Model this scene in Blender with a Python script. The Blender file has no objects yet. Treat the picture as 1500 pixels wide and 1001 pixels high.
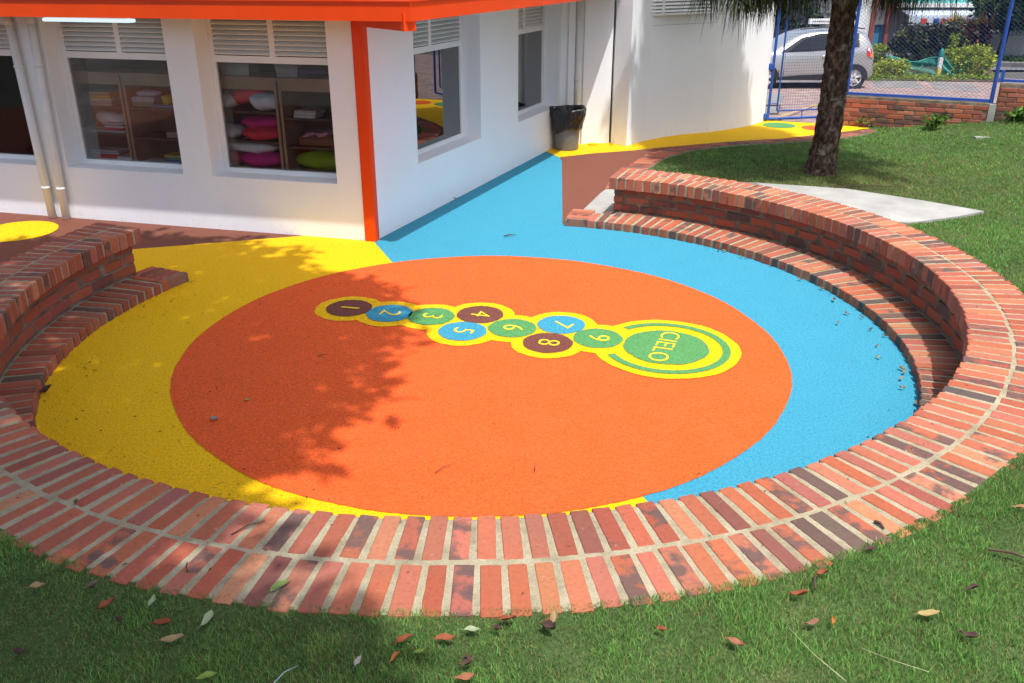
import bpy, math, random
import numpy as np
from mathutils import noise as MN, Vector as MV
from math import sin, cos, pi, radians, sqrt, atan2
random.seed(7); RNG = np.random.default_rng(11)
SC = bpy.context.scene; COL = SC.collection

# ------------------------------------------------------------------ camera geometry (real place, metres)
FPX, PITCH, H = 1300.0, radians(23.3), 2.6
CP, SP = cos(PITCH), sin(PITCH)
O3 = np.array([0, 0, H])
def ray(x, y):
    return np.array([0, CP, -SP]) + (x-750)/FPX*np.array([1, 0, 0.]) + (500.5-y)/FPX*np.array([0, SP, CP])
def at(x, y, z=0.0):
    d = ray(x, y); t = (z-H)/d[2]; return O3 + d*t
def at2(x, y, z=0.0): return at(x, y, z)[:2]
def vplane(px, py, p0, d):           # hit of a view ray with the vertical plane through p0 along d
    r = ray(px, py); n = np.array([-d[1], d[0]])
    t = ((np.array(p0)[:2]-O3[:2])@n)/(r[:2]@n); return O3 + r*t

# ------------------------------------------------------------------ materials
def nm(name):
    m = bpy.data.materials.new(name); m.use_nodes = True
    nt = m.node_tree; nt.nodes.clear()
    return m, nt, nt.nodes, nt.links
def coord(N, L, scale, kind='Object'):
    tc = N.new('ShaderNodeTexCoord'); mp = N.new('ShaderNodeMapping')
    L.new(tc.outputs[kind], mp.inputs[0]); mp.inputs['Scale'].default_value = scale if isinstance(scale, tuple) else (scale,)*3
    return mp.outputs[0]
def noise(N, L, vec, scale, detail=4, rough=.55):
    n = N.new('ShaderNodeTexNoise'); n.inputs['Scale'].default_value = scale
    n.inputs['Detail'].default_value = detail; n.inputs['Roughness'].default_value = rough
    L.new(vec, n.inputs['Vector']); return n.outputs[0]
def ramp(N, L, fac, stops):
    r = N.new('ShaderNodeValToRGB'); L.new(fac, r.inputs[0])
    e = r.color_ramp.elements
    while len(e) < len(stops): e.new(.5)
    for k, (p, c) in enumerate(stops):
        e[k].position = p; e[k].color = (*c, 1) if len(c) == 3 else c
    return r.outputs[0]
def mixc(N, L, fac, a, b, mode='MIX'):
    m = N.new('ShaderNodeMix'); m.data_type = 'RGBA'; m.blend_type = mode
    for s, v in ((0, fac), (6, a), (7, b)):
        if hasattr(v, 'links'): L.new(v, m.inputs[s])
        elif s == 0: m.inputs[0].default_value = v
        else: m.inputs[s].default_value = (*v, 1)
    return m.outputs[2]
def mathn(N, L, op, a, b=0.0, c=0.0, clamp=False):
    m = N.new('ShaderNodeMath'); m.operation = op; m.use_clamp = clamp
    for s, v in enumerate((a, b, c)):
        if hasattr(v, 'links'): L.new(v, m.inputs[s])
        else: m.inputs[s].default_value = v
    return m.outputs[0]
def finish(m, N, L, color, rough=.7, bump=None, bstr=.3, bdist=.01, metal=0, spec=.4, coat=0):
    p = N.new('ShaderNodeBsdfPrincipled'); o = N.new('ShaderNodeOutputMaterial')
    if hasattr(color, 'links'): L.new(color, p.inputs['Base Color'])
    else: p.inputs['Base Color'].default_value = (*color, 1)
    if hasattr(rough, 'links'): L.new(rough, p.inputs['Roughness'])
    else: p.inputs['Roughness'].default_value = rough
    p.inputs['Metallic'].default_value = metal; p.inputs['Specular IOR Level'].default_value = spec
    p.inputs['Coat Weight'].default_value = coat
    if bump is not None:
        b = N.new('ShaderNodeBump'); b.inputs['Strength'].default_value = bstr; b.inputs['Distance'].default_value = bdist
        L.new(bump, b.inputs['Height']); L.new(b.outputs[0], p.inputs['Normal'])
    L.new(p.outputs[0], o.inputs[0]); return m
def simple(name, c, rough=.6, var=.12, scale=6, bstr=.15, bdist=.004, metal=0, spec=.4, coat=0, bscale=60):
    m, nt, N, L = nm(name); v = coord(N, L, 1)
    n = noise(N, L, v, scale, 5); lo = tuple(x*(1-var) for x in c); hi = tuple(min(1, x*(1+var)) for x in c)
    col = ramp(N, L, n, [(.3, lo), (.7, hi)])
    return finish(m, N, L, col, rough, noise(N, L, v, bscale, 4), bstr, bdist, metal, spec, coat)
def rubber(name, c, dark=.45, lift=.025):
    m, nt, N, L = nm(name); v = coord(N, L, 1)
    g = noise(N, L, v, 120, 4, .8); big = noise(N, L, v, 3.5, 5, .6)
    col = ramp(N, L, g, [(.32, tuple(x*dark for x in c)), (.45, tuple(x*.86 for x in c)), (.57, c), (.70, tuple(min(.97, x*1.2+lift*.6) for x in c))])
    col = mixc(N, L, ramp(N, L, big, [(.38, (0, 0, 0)), (.72, (.22, .22, .22))]), col, tuple(min(.95, x*.9+lift) for x in c))
    vo = N.new('ShaderNodeTexVoronoi'); vo.inputs['Scale'].default_value = 120; L.new(v, vo.inputs['Vector'])
    spk = noise(N, L, v, 45, 3); sp = ramp(N, L, spk, [(.66, (0, 0, 0)), (.71, (1, 1, 1))])
    col = mixc(N, L, 1.0, col, ramp(N, L, noise(N, L, v, 62, 2, .6), [(.30, (.76, .76, .76)), (.5, (1, 1, 1)), (.70, (1.16, 1.16, 1.16))]), 'MULTIPLY')
    st = noise(N, L, v, 1.1, 6, .65); col = mixc(N, L, ramp(N, L, st, [(.55, (0, 0, 0)), (.75, (.30, .30, .30))]), col, tuple(x*.72 for x in c))
    col = mixc(N, L, mathn(N, L, 'MULTIPLY', sp, .35), col, tuple(x*.35 for x in c))
    return finish(m, N, L, col, .85, vo.outputs['Distance'], .55, .004, 0, .25)
def attr_mat(name, rough=.8, trans=0.0, nscale=8, spec=.3, bstr=.1):
    m, nt, N, L = nm(name); a = N.new('ShaderNodeAttribute'); a.attribute_name = 'Col'
    v = coord(N, L, 1); n = noise(N, L, v, nscale, 4)
    col = mixc(N, L, 1.0, a.outputs['Color'], ramp(N, L, n, [(.3, (.8, .8, .8)), (.7, (1, 1, 1))]), 'MULTIPLY')
    finish(m, N, L, col, rough, noise(N, L, v, nscale*8, 3), bstr, .004, 0, spec)
    if trans:
        p = [x for x in N if x.type == 'BSDF_PRINCIPLED'][0]; o = [x for x in N if x.type == 'OUTPUT_MATERIAL'][0]
        t = N.new('ShaderNodeBsdfTranslucent'); L.new(col, t.inputs[0]); ms = N.new('ShaderNodeMixShader'); ms.inputs[0].default_value = trans
        L.new(p.outputs[0], ms.inputs[1]); L.new(t.outputs[0], ms.inputs[2]); L.new(ms.outputs[0], o.inputs[0])
    return m
def brick_mat(name):
    m, nt, N, L = nm(name); a = N.new('ShaderNodeAttribute'); a.attribute_name = 'Col'
    v = coord(N, L, 1)
    n = noise(N, L, v, 9, 4, .6)                      # burnt clouds, only on bricks with burn > 0 (alpha)
    k = mathn(N, L, 'ADD', n, mathn(N, L, 'SUBTRACT', a.outputs['Alpha'], 1.0))
    burn = mathn(N, L, 'MULTIPLY', k, 9.0, clamp=True)
    c = mixc(N, L, mathn(N, L, 'MULTIPLY', burn, .82), a.outputs['Color'], (.075, .062, .058))
    f = noise(N, L, v, 55, 5, .7)
    c = mixc(N, L, 1.0, c, ramp(N, L, f, [(.25, (.72, .70, .70)), (.5, (1, 1, 1)), (.8, (1.12, 1.15, 1.2))]), 'MULTIPLY')
    sp = noise(N, L, v, 38, 3); c = mixc(N, L, ramp(N, L, sp, [(.68, (0, 0, 0)), (.78, (.5, .5, .5))]), c, (.42, .36, .29))
    w = noise(N, L, v, 2.2, 3); c = mixc(N, L, ramp(N, L, w, [(.42, (0, 0, 0)), (.7, (.25, .25, .25))]), c, (.17, .10, .08))
    return finish(m, N, L, c, .82, f, .35, .004, 0, .3)
def mortar_mat():
    m, nt, N, L = nm('mortar'); v = coord(N, L, 1)
    n = noise(N, L, v, 7, 5, .65); f = noise(N, L, v, 120, 3, .7)
    c = ramp(N, L, n, [(.25, (.22, .185, .115)), (.5, (.355, .305, .20)), (.75, (.44, .39, .275))])
    c = mixc(N, L, 1.0, c, ramp(N, L, f, [(.3, (.7, .7, .7)), (.6, (1, 1, 1))]), 'MULTIPLY')
    mo = noise(N, L, v, 1.3, 4); c = mixc(N, L, ramp(N, L, mo, [(.60, (0, 0, 0)), (.75, (.6, .6, .6))]), c, (.16, .16, .09))
    return finish(m, N, L, c, .9, f, .5, .004, 0, .2)
def dark_mortar():  # darker, browner mortar tone for the wall courses, mottled by noise
    m, nt, N, L = nm('dark_mortar'); v = coord(N, L, 1); n = noise(N, L, v, 7, 5, .65); f = noise(N, L, v, 120, 3, .7)
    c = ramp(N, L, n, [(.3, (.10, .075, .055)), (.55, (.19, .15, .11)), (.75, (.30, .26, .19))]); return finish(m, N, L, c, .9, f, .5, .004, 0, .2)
def wall_mat():
    m, nt, N, L = nm('white_render'); v = coord(N, L, 1, 'Object')
    n = noise(N, L, v, 1.2, 5); c = ramp(N, L, n, [(.3, (.83, .845, .86)), (.7, (.87, .885, .90))])
    s = noise(N, L, coord(N, L, (5, 5, 1.1)), 3.2, 5, .7)
    c = mixc(N, L, ramp(N, L, s, [(.62, (0, 0, 0)), (.80, (.35, .35, .35))]), c, (.55, .54, .50))
    sx = N.new('ShaderNodeSeparateXYZ'); L.new(coord(N, L, 1), sx.inputs[0])
    low = mathn(N, L, 'SUBTRACT', .16, sx.outputs[2]); low = mathn(N, L, 'MULTIPLY', low, 7.0, clamp=True)
    sp = ramp(N, L, noise(N, L, v, 14, 4, .7), [(.56, (0, 0, 0)), (.72, (.34, .34, .34))])
    c = mixc(N, L, mathn(N, L, 'MULTIPLY', low, sp), c, (.40, .35, .28))
    return finish(m, N, L, c, .75, noise(N, L, v, 90, 4), .12, .003, 0, .3)
def glass_mat(name, extra=.03, tint=(.8, .84, .83)):
    m, nt, N, L = nm(name); t = N.new('ShaderNodeBsdfTransparent'); t.inputs[0].default_value = (*tint, 1)
    g = N.new('ShaderNodeBsdfGlossy'); g.inputs['Roughness'].default_value = .0
    f = N.new('ShaderNodeFresnel'); f.inputs[0].default_value = 1.5
    k = mathn(N, L, 'ADD', f.outputs[0], extra, clamp=True)
    ms = N.new('ShaderNodeMixShader'); o = N.new('ShaderNodeOutputMaterial')
    L.new(k, ms.inputs[0]); L.new(t.outputs[0], ms.inputs[1]); L.new(g.outputs[0], ms.inputs[2]); L.new(ms.outputs[0], o.inputs[0])
    return m
def bark_mat():
    m, nt, N, L = nm('pine_bark'); v = coord(N, L, (1, 1, .55))
    n = noise(N, L, v, 16, 6, .7); n2 = noise(N, L, coord(N, L, 1), 5, 4)
    c = ramp(N, L, n, [(.34, (.016, .011, .009)), (.50, (.085, .052, .038)), (.68, (.27, .19, .14))])
    c = mixc(N, L, ramp(N, L, n2, [(.58, (0, 0, 0)), (.66, (.8, .8, .8))]), c, (.30, .29, .22))
    return finish(m, N, L, c, .95, n, .9, .04, 0, .1)
def lawn_mat():
    m, nt, N, L = nm('lawn_soil'); v = coord(N, L, 1)
    n = noise(N, L, v, 1.4, 5, .6); f = noise(N, L, v, 60, 4, .7)
    c = ramp(N, L, n, [(.35, (.06, .11, .03)), (.62, (.10, .15, .05)), (.80, (.22, .19, .09))])
    c = mixc(N, L, 1.0, c, ramp(N, L, f, [(.3, (.45, .45, .45)), (.65, (1, 1, 1))]), 'MULTIPLY')
    return finish(m, N, L, c, .95, f, .6, .02, 0, .1)
def paving_mat():
    m, nt, N, L = nm('street_paving'); v = coord(N, L, 1)
    b = N.new('ShaderNodeTexBrick'); L.new(v, b.inputs['Vector']); b.inputs['Scale'].default_value = 4.5
    b.inputs['Color1'].default_value = (.26, .17, .15, 1); b.inputs['Color2'].default_value = (.34, .25, .23, 1); b.inputs['Mortar'].default_value = (.16, .14, .13, 1)
    b.inputs['Mortar Size'].default_value = .02
    n = noise(N, L, v, 3, 6, .7)
    c = mixc(N, L, 1.0, b.outputs[0], ramp(N, L, n, [(.3, (.6, .6, .6)), (.7, (1.15, 1.15, 1.15))]), 'MULTIPLY')
    return finish(m, N, L, c, .9, n, .3, .01)
M = dict(
    orange=rubber('rubber_orange', (.74, .103, .016)), blue=rubber('rubber_blue', (.040, .275, .40)), yellow=rubber('rubber_yellow', (.83, .48, .001), .6, .0),
    brown=rubber('rubber_brown', (.19, .066, .041)), green=rubber('rubber_green', (.085, .27, .085)), deepbrown=rubber('rubber_dark_brown', (.16, .05, .035)),
    brick=brick_mat('clay_brick'), mortar=mortar_mat(), darkmortar=dark_mortar(), wall=wall_mat(), lawn=lawn_mat(), bark=bark_mat(), paving=paving_mat(),
    grass=attr_mat('grass_blades', .7, .35, 3, .25), leaf=attr_mat('leaf_surface', .6, .25, 30, .35), dryleaf=attr_mat('dry_leaf', .75, .12, 60, .25, .4),
    needle=attr_mat('pine_needles', .6, .15, 4, .3), paint=simple('orange_paint', (.78, .062, .002), .42, .05, 3, .04, .002, 0, .3, .05),
    white=simple('white_enamel', (.80, .80, .79), .45, .03, 4, .05, .002), pvc=simple('white_pvc', (.76, .76, .74), .4, .06, 5, .05, .002),
    glass=glass_mat('window_glass', .0, (.95, .95, .95)), darkglass=glass_mat('tinted_glass', .20, (.30, .33, .33)), carglass=glass_mat('car_glass', .02, (.16, .22, .20)),
    concrete=simple('concrete', (.33, .325, .30), .9, .22, 2.2, .35, .005), kerb=simple('dark_kerb', (.16, .15, .14), .9, .3, 3, .3, .006),
    bluepaint=simple('blue_paint', (.014, .075, .36), .45, .2, 20, .15, .002, 0, .5), wire=simple('blue_wire', (.03, .07, .20), .5, .1, 10, .02, .001, .2),
    plastic=simple('grey_plastic', (.15, .16, .175), .42, .1, 5, .05, .002), silver=simple('silver_paint', (.42, .425, .42), .28, .02, 2, 0.0, .001, .55, .5, .6),
    tyre=simple('tyre_rubber', (.022, .022, .024), .8, .2, 20, .2, .003), alloy=simple('alloy', (.62, .62, .63), .35, .05, 8, .02, .001, .15),
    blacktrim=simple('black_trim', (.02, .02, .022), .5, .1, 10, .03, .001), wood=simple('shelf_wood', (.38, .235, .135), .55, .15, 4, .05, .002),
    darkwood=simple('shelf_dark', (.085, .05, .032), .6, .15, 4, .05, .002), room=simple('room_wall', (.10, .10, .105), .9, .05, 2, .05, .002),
    asphalt=simple('asphalt', (.12, .12, .125), .95, .25, 3, .3, .006), ground=simple('far_ground', (.085, .08, .07), .95, .25, .6, .2, .01),
    red=simple('red_lamp', (.6, .02, .02), .25, .05, 5, 0, .001, 0, .6), amber=simple('amber_lamp', (.8, .25, .02), .25, .05, 5, 0, .001, 0, .6),
    magenta=simple('magenta_sticker', (.75, .03, .28), .5, .05, 5, 0, .001), teal=simple('teal_paint', (.03, .28, .30), .7, .2, 6, .1, .003),
    shopgrey=simple('shop_grey', (.20, .20, .205), .85, .15, 2, .1, .004), oldline=simple('worn_yellow_line', (.45, .34, .10), .9, .3, 9, .2, .003), slab=simple('street_slab', (.175, .17, .163), .9, .2, 3, .3, .005), dark=simple('dark_opening', (.018, .018, .02), .8, .2, 2, .05, .004),
    awning=simple('awning_sheet', (.50, .58, .66), .5, .1, 3, .05, .003), shopteal=simple('shop_teal', (.12, .50, .52), .7, .1, 2, .05, .003),
    doorblue=simple('door_blue', (.05, .20, .34), .6, .1, 3, .05, .003), brickred=simple('brick_red_render', (.26, .07, .045), .85, .15, 3, .1, .004),
    grate=simple('grey_metal', (.30, .30, .30), .5, .15, 6, .05, .002), offwhite=simple('off_white_render', (.66, .66, .64), .85, .1, 2, .1, .004),
    drystem=simple('dry_stem', (.36, .36, .20), .9, .25, 30, .2, .002), twig=simple('twig', (.075, .045, .03), .9, .25, 30, .2, .002), col=attr_mat('painted_thing', .7, 0, 12, .3), soil=simple('bed_soil', (.07, .05, .03), .95, .3, 5, .4, .01),
    net=simple('green_net', (.01, .26, .20), .6, .1, 10, .02, .001), vein=simple('yellow_letter', (.90, .58, .015), .85, .06, 200, .3, .002))
def bag_mat():
    m, nt, N, L = nm('black_bag'); v = coord(N, L, (1, 1, .6)); n = noise(N, L, v, 11, 5, .65)
    return finish(m, N, L, (.010, .010, .011), .26, n, .9, .03, 0, .6)
M['bag'] = bag_mat()
def lamp_mat():
    m, nt, N, L = nm('lamp_diffuser'); e = N.new('ShaderNodeEmission'); e.inputs[0].default_value = (.80, .93, 1, 1); e.inputs[1].default_value = .62
    o = N.new('ShaderNodeOutputMaterial'); L.new(e.outputs[0], o.inputs[0]); return m
M['lamp'] = lamp_mat()

# ------------------------------------------------------------------ mesh helpers
class MB:
    def __init__(s): s.v = []; s.f = []; s.c = []
    def add(s, vs, fs, col=None):
        b = len(s.v); s.v += [tuple(map(float, p)) for p in vs]; s.f += [tuple(i+b for i in f) for f in fs]
        s.c += [col if col is not None else (1, 1, 1, 0)]*len(vs)
    def box(s, o, ax, ay, az, col=None):                # corner o and three edge vectors
        o, ax, ay, az = (np.array(k, float) for k in (o, ax, ay, az))
        if np.dot(np.cross(ax, ay), az) < 0: ax, ay = ay, ax
        vs = [o, o+ax, o+ax+ay, o+ay, o+az, o+ax+az, o+ax+ay+az, o+ay+az]
        s.add(vs, [(3, 2, 1, 0), (4, 5, 6, 7), (0, 1, 5, 4), (1, 2, 6, 5), (2, 3, 7, 6), (3, 0, 4, 7)], col)
    def cbox(s, c, x, y, z, col=None):                  # centre, full axes
        c, x, y, z = (np.array(k, float) for k in (c, x, y, z)); s.box(c-x/2-y/2-z/2, x, y, z, col)
    def chbox(s, c, x, y, z, ch=.005, col=None, jit=.0):    # chamfered box
        c, x, y, z = (np.array(k, float) for k in (c, x, y, z))
        if np.dot(np.cross(x, y), z) < 0: x = -x
        L = [np.linalg.norm(k) for k in (x, y, z)]; e = [k/l for k, l in zip((x, y, z), L)]
        vs = []; idx = {}
        for sx in (-1, 1):
            for sy in (-1, 1):
                for sz in (-1, 1):
                    j = np.array([random.uniform(-jit, jit) for _ in range(3)]) if jit else 0
                    for k in range(3):
                        h = [L[i]/2-(0 if i == k else ch) for i in range(3)]
                        idx[(sx, sy, sz, k)] = len(vs); vs.append(c+e[0]*sx*h[0]+e[1]*sy*h[1]+e[2]*sz*h[2]+j)
        I = lambda sx, sy, sz, k: idx[(sx, sy, sz, k)]
        fs = []
        for k in range(3):
            a, b = (k+1) % 3, (k+2) % 3
            for s_ in (-1, 1):
                q = []
                for (u, w) in ((-1, -1), (1, -1), (1, 1), (-1, 1)):
                    t = [0, 0, 0]; t[k] = s_; t[a] = u; t[b] = w; q.append(I(*t, k))
                fs.append(tuple(q if s_ > 0 else q[::-1]))
            for u in (-1, 1):                            # edges along k
                for w in (-1, 1):
                    def P(sk, kk):
                        t = [0, 0, 0]; t[k] = sk; t[a] = u; t[b] = w; return I(*t, kk)
                    q = (P(-1, a), P(1, a), P(1, b), P(-1, b)); fs.append(q if u*w < 0 else q[::-1])
        for sx in (-1, 1):
            for sy in (-1, 1):
                for sz in (-1, 1):
                    q = (I(sx, sy, sz, 0), I(sx, sy, sz, 1), I(sx, sy, sz, 2)); fs.append(q if sx*sy*sz > 0 else q[::-1])
        s.add(vs, fs, col)
    def tube(s, pts, r, n=8, col=None, cap=True):
        pts = [np.array(p, float) for p in pts]; R = r if hasattr(r, '__len__') else [r]*len(pts)
        ring = []; b = []; up0 = None
        for i, p in enumerate(pts):
            d = pts[min(i+1, len(pts)-1)]-pts[max(i-1, 0)]; d /= np.linalg.norm(d)+1e-12
            if up0 is None: up0 = np.array([0, 0, 1.]) if abs(d[2]) < .9 else np.array([1., 0, 0])
            x = np.cross(up0, d); x /= np.linalg.norm(x)+1e-12; y = np.cross(d, x); up0 = y if abs(d@y) < .99 else up0
            for k in range(n): b.append(p+R[i]*(cos(2*pi*k/n)*x+sin(2*pi*k/n)*y))
        fs = []
        for i in range(len(pts)-1):
            for k in range(n): fs.append((i*n+k, i*n+(k+1) % n, (i+1)*n+(k+1) % n, (i+1)*n+k))
        if cap: fs += [tuple(range(n))[::-1], tuple((len(pts)-1)*n+k for k in range(n))]
        s.add(b, fs, col)
    def lathe(s, c, prof, n=24, col=None, wob=None):     # prof [(r,z)]
        vs = [(c[0]+r*cos(2*pi*k/n)*(1+(wob(k, i) if wob else 0)), c[1]+r*sin(2*pi*k/n)*(1+(wob(k, i) if wob else 0)), c[2]+z) for i, (r, z) in enumerate(prof) for k in range(n)]
        fs = [(i*n+k, i*n+(k+1) % n, (i+1)*n+(k+1) % n, (i+1)*n+k) for i in range(len(prof)-1) for k in range(n)]
        s.add(vs, fs, col)
    def prism(s, poly, z0, z1, col=None):                # poly list of (x,y) any order -> ccw
        poly = [tuple(map(float, p[:2])) for p in poly]
        A = sum(poly[i][0]*poly[(i+1) % len(poly)][1]-poly[(i+1) % len(poly)][0]*poly[i][1] for i in range(len(poly)))
        if A < 0: poly = poly[::-1]
        n = len(poly); s.add([(x, y, z0) for x, y in poly]+[(x, y, z1) for x, y in poly],
              [tuple(range(n))[::-1], tuple(range(n, 2*n))]+[(i, (i+1) % n, n+(i+1) % n, n+i) for i in range(n)], col)
    def build(s, name, mat, parent=None, smooth=False, loc=None):
        me = bpy.data.meshes.new(name); me.from_pydata(s.v, [], s.f)
        a = me.color_attributes.new('Col', 'FLOAT_COLOR', 'POINT'); a.data.foreach_set('color', np.array(s.c, np.float32).ravel())
        me.materials.append(mat if not isinstance(mat, str) else M[mat])
        if smooth: me.polygons.foreach_set('use_smooth', [True]*len(me.polygons))
        me.update()
        o = bpy.data.objects.new(name, me); COL.objects.link(o)
        if parent: o.parent = parent; o.matrix_parent_inverse = parent.matrix_basis.inverted()
        elif loc is not None:
            l = np.array(loc, float)
            co = np.empty(len(me.vertices)*3, np.float32); me.vertices.foreach_get('co', co)
            me.vertices.foreach_set('co', (co.reshape(-1, 3)-l).ravel().astype(np.float32)); o.location = l
        return o
def npmesh(name, V, F, C, mat, parent=None):             # V (n,3), F list of index arrays (k,3)/(k,4), C (n,4)
    me = bpy.data.meshes.new(name); me.vertices.add(len(V)); me.vertices.foreach_set('co', V.astype(np.float32).ravel())
    loops = np.concatenate([f.ravel() for f in F]); tot = np.concatenate([np.full(len(f), f.shape[1]) for f in F])
    st = np.concatenate([[0], np.cumsum(tot)[:-1]])
    me.loops.add(len(loops)); me.loops.foreach_set('vertex_index', loops.astype(np.int32))
    me.polygons.add(len(tot)); me.polygons.foreach_set('loop_start', st.astype(np.int32)); me.polygons.foreach_set('loop_total', tot.astype(np.int32))
    a = me.color_attributes.new('Col', 'FLOAT_COLOR', 'POINT'); a.data.foreach_set('color', C.astype(np.float32).ravel())
    me.materials.append(M[mat] if isinstance(mat, str) else mat); me.update(); me.validate()
    o = bpy.data.objects.new(name, me); COL.objects.link(o)
    if parent: o.parent = parent; o.matrix_parent_inverse = parent.matrix_basis.inverted()
    return o
def empty(name, label, cat, loc=(0, 0, 0), group=None):
    o = bpy.data.objects.new(name, None); COL.objects.link(o); o.location = tuple(map(float, loc)); o.empty_display_size = .1
    bpy.context.view_layer.update()
    tag(o, label, cat, group); return o
def tag(o, label=None, cat=None, group=None, kind=None):
    for k, v in (('label', label), ('category', cat), ('group', group), ('kind', kind)):
        if v: o[k] = v
    return o
def struct(o): o['kind'] = 'structure'; return o
def inside(P, poly):
    poly = np.array([p[:2] for p in poly]); r = np.zeros(len(P), bool); j = len(poly)-1
    for i in range(len(poly)):
        a, b = poly[i], poly[j]
        c = ((a[1] > P[:, 1]) != (b[1] > P[:, 1])) & (P[:, 0] < (b[0]-a[0])*(P[:, 1]-a[1])/(b[1]-a[1]+1e-12)+a[0])
        r ^= c; j = i
    return r
def leafcards(centers, n_each, spread, size, cols, droop=0.0, aspect=.55, flat=.6):
    """leaf-shaped folded cards scattered round the centres; returns V,F,C"""
    c = np.repeat(np.asarray(centers, float), n_each, 0); n = len(c)
    d = RNG.normal(size=(n, 3)); d /= np.linalg.norm(d, axis=1)[:, None]
    p = c + d*(RNG.random(n)**.5)[:, None]*np.asarray(spread)
    t = RNG.normal(size=(n, 3)); t[:, 2] = t[:, 2]*flat-droop; t += d*.6; t /= np.linalg.norm(t, axis=1)[:, None]
    u = RNG.normal(size=(n, 3)); s = np.cross(t, u); s /= np.linalg.norm(s, axis=1)[:, None]; nn = np.cross(s, t)
    L = (size*(.6+.8*RNG.random(n)))[:, None]; W = L*aspect*.5
    V = np.stack([p, p+t*L*.5+s*W+nn*L*.1, p+t*L, p+t*L*.5-s*W+nn*L*.1], 1).reshape(-1, 3)
    b = np.arange(n)*4; F = np.concatenate([np.stack([b, b+1, b+2], 1), np.stack([b, b+2, b+3], 1)])
    cols = np.asarray(cols, float); k = RNG.integers(0, len(cols), n)
    cc = cols[k]*(.75+.5*RNG.random((n, 1))); C = np.repeat(np.c_[cc, np.ones(n)], 4, 0)
    return V, F, C
def foliage(name, centers, n_each, spread, size, cols, mat='leaf', parent=None, **k):
    V, F, C = leafcards(centers, n_each, spread, size, cols, **k); return npmesh(name, V, [F], C, mat, parent)

# ------------------------------------------------------------------ the amphitheatre bench (one curved brick bench)
CC = np.array([-.18, 6.0])
CI = [3.2514, .0245, .2867, -.0324, .0535]; CO = [3.788, .0218, .2779, -.0993, .0486]; CS = [2.984, .014, .187, .017, .06, -.015, -.033]
def ev(c, t):
    r = c[0]
    for k in range(1, (len(c)-1)//2+1): r = r + c[2*k-1]*np.cos(k*t)+c[2*k]*np.sin(k*t)
    return r
def capz(y): return .575-.0117*y
TL_, TR_ = radians(-204.4), radians(70.3)
def rin(t): return ev(CI, t)
def rout(t): return np.minimum(ev(CO, t), rin(t)+.60)
def pt(r, t): return np.array([CC[0]+r*cos(t), CC[1]+r*sin(t)])
def arc_samples(rf, t0, t1, pitch):
    T = np.linspace(t0, t1, 3000); R = np.array([rf(t) for t in T]); X = np.c_[R*np.cos(T), R*np.sin(T)]
    S = np.concatenate([[0], np.cumsum(np.linalg.norm(np.diff(X, axis=0), axis=1))]); n = max(1, round(S[-1]/pitch))
    return np.interp((np.arange(n)+.5)*S[-1]/n, S, T), S[-1]/n
PAL = [(.385, .104, .052), (.35, .090, .045), (.405, .124, .066), (.31, .079, .047), (.44, .160, .082), (.36, .115, .073), (.46, .19, .10), (.22, .072, .05), (.12, .076, .060)]
PW = [6, 6, 5, 4, 2.5, 4, 1.2, 1.6, .9]
def brick_col(burnp=.33, pal=PAL, w=PW):
    c = random.choices(pal, w)[0]; k = random.uniform(.85, 1.15)
    burn = random.uniform(.45, .64) if random.random() < burnp else random.uniform(0, .25)
    return (c[0]*k, c[1]*k*random.uniform(.93, 1.07), c[2]*k*random.uniform(.9, 1.1), burn)
bench = empty('brick_bench', 'curved red brick bench wall ringing the painted play floor, with lower brick step inside', 'bench', (CC[0], CC[1]-3.2, 0))
cap_b, cap_m = MB(), MB()
NT = np.linspace(TL_, TR_, 420)
def ring(mb, r0, r1, z0, z1, T, jit=0.0, nr=1):           # closed annular prism, functions of t
    vs = []
    for t in T:
        a, b = r0(t), r1(t); j = lambda: random.uniform(-jit, jit)
        for (r, z) in ((a, z0), (b, z0), (b, z1), (a, z1)):
            q = pt(r+j(), t); vs.append((q[0], q[1], z(q)+(j() if z is z1 else 0)))
    fs = []; n = len(T)
    for i in range(n-1):
        for k in range(4): fs.append((i*4+k, i*4+(k+1) % 4, i*4+4+(k+1) % 4, i*4+4+k))
    fs += [(0, 3, 2, 1), tuple((n-1)*4+k for k in range(4))]
    mb.add(vs, fs)
zc_top = lambda q: capz(q[1])-.013
zc_bot = lambda q: capz(q[1])-.121
ring(cap_m, lambda t: rin(t)+.010, lambda t: rout(t)-.012, zc_bot, zc_top, np.linspace(TL_+.004, TR_-.004, 700), .002)
def mortar_top(mb, T, nr, amp):
    from mathutils import noise as NZ, Vector as VV
    vs = []
    for t in T:
        a, b = float(rin(t))+.009, float(rout(t))-.010
        for k in range(nr+1):
            q = pt(a+(b-a)*k/nr, t); p3 = VV((q[0]*34, q[1]*34, 0)); p4 = VV((q[0]*9+7, q[1]*9, 3))
            vs.append((q[0], q[1], capz(q[1])-.0036+amp*NZ.noise(p3)+amp*.55*NZ.noise(p4)+(-.006 if k in (0, nr) else 0)))
    n = nr+1; mb.add(vs, [(i*n+k, i*n+k+1, (i+1)*n+k+1, (i+1)*n+k) for i in range(len(T)-1) for k in range(nr)])
mortar_top(cap_m, np.linspace(TL_+.003, TR_-.003, 1700), 30, .0023)
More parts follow.
